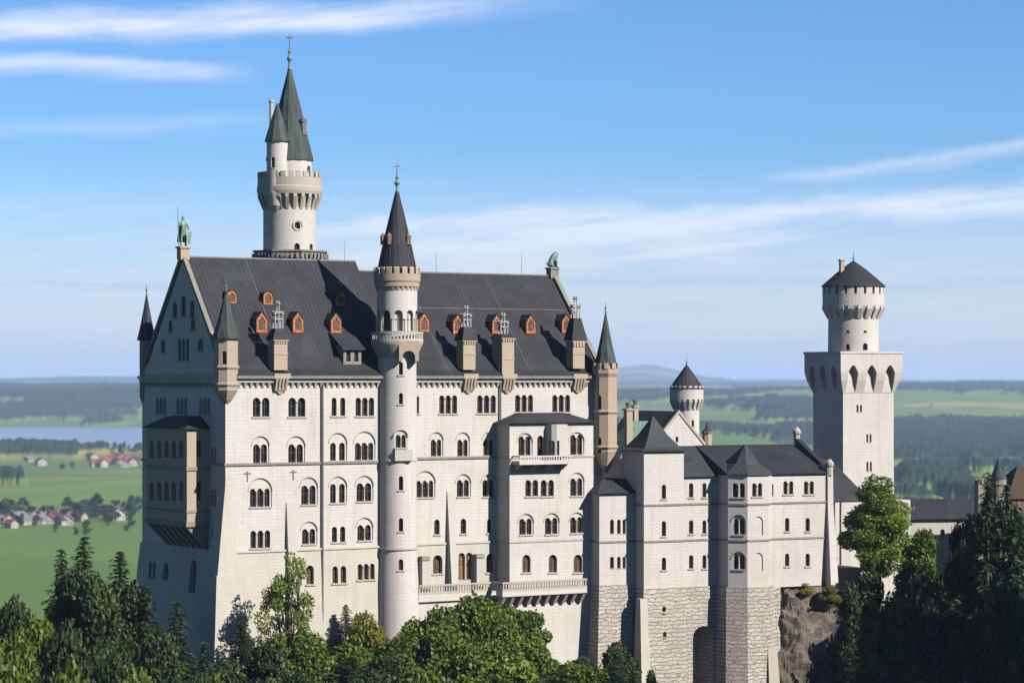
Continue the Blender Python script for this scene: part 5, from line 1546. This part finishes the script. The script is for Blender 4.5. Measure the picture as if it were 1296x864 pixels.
M['village_wall'] = plainmat('cream_house_wall', (.19, .175, .15), .2, .1)
M['greyroof'] = roofmat('grey_tile_roof', (0.0600, 0.0600, 0.0660), (0.0840, 0.0840, 0.0900))
rr = random.Random(4)
LAB = {'redroof': 'white house with red roof in the near village row', 'greyroof': 'white house with grey roof in the near village row', 'brownroof': 'white house with brown roof in the near village row'}
for px in range(-6, 104, 7):
    rm = rr.choice(['redroof', 'greyroof', 'greyroof', 'brownroof', 'redroof'])
    house(px + rr.uniform(-2, 2), rr.uniform(657, 668), *rr.choice([(11, 15, 6), (13, 20, 7), (16, 26, 7)]), rm, rr.uniform(-1.2, 1.2), LAB[rm], 'houses of the near village')
house(146, 658, 18, 24, 9, 'redroof', .5, 'big white house with red roof alone right of the near village', None)
house(52, 590, 20, 24, 9, 'brownroof', .4, 'pale farmhouse standing alone in the upper meadow', None)
house(36, 585, 14, 20, 6, 'greyroof', -.4, 'small grey roofed barn left of the lone farmhouse', None)
for i in range(15):
    house(118 + i * 4.4 + rr.uniform(-2, 2), rr.uniform(583, 592), *rr.choice([(16, 24, 8), (18, 30, 9)]), 'redroof', rr.uniform(-1.2, 1.2), 'red roofed house of the far village by the lake', 'houses of the far village by the lake')

VT = [decid_mesh(i, 'leaf_dark', 12, 1400, .8, 15., 6., base=.02) for i in (21, 22, 23)]
VP = {}


def vtree(px, py, s_, label, group):
    D = -VZ / (py - HZ) * F; p = at(px, py, D); i = int(px * 3) % 3
    if i not in VP:
        e = bpy.data.objects.new('leafy_tree', None); COL.objects.link(e)
        for me, nm in ((VT[i][1], 'trunk'), (VT[i][0], 'crown')): q = bpy.data.objects.new(nm, me); COL.objects.link(q); q.parent = e
        VP[i] = e
    else:
        e = VP[i].copy(); COL.objects.link(e)
        for ch in VP[i].children: q = ch.copy(); COL.objects.link(q); q.parent = e
    hh_, _ = terrain(np.array([[p.x]]), np.array([[p.y]]))
    e.location = (p.x, p.y, float(hh_[0, 0])); e.scale = (s_, s_, s_ * rr.uniform(.8, 1.1)); e.rotation_euler = (0, 0, px % 6.28)
    tag(e, label, 'tree', group)


for i in range(46):
    px = rr.uniform(-8, 182); vtree(px, rr.uniform(648, 660), rr.uniform(.8, 1.5), 'tree of the row behind the near village', 'trees round the near village')
for i in range(12):
    px = rr.uniform(0, 175); vtree(px, rr.uniform(664, 676), rr.uniform(.5, .8), 'small tree on the meadow before the near village', 'small trees before the near village')
for i in range(16):
    px = rr.uniform(60, 182); vtree(px, rr.uniform(580, 590) if px > 110 else rr.uniform(583, 596), rr.uniform(.6, 1.05), 'tree among the houses of the far village', 'trees of the far village')

# ------------------------------------------------------------------ air
hm = bpy.data.materials.new('haze'); hm.use_nodes = True; n = NT(hm.node_tree); n.n.clear()
pv = n.new('ShaderNodeVolumePrincipled'); pv.inputs['Color'].default_value = (.385, .505, .76, 1); pv.inputs['Density'].default_value = 3.8e-5
pv.inputs['Anisotropy'].default_value = 0.
o_ = n.new('ShaderNodeOutputMaterial'); n.l.new(pv.outputs[0], o_.inputs[1])
b = BM(); box(b, -61000, 61000, -51000, 71000, VZ - 3.6, 260)
hz_ = obj('haze', b, hm); tag(hz_, 'blue summer haze over the far hills', 'haze', kind='stuff')
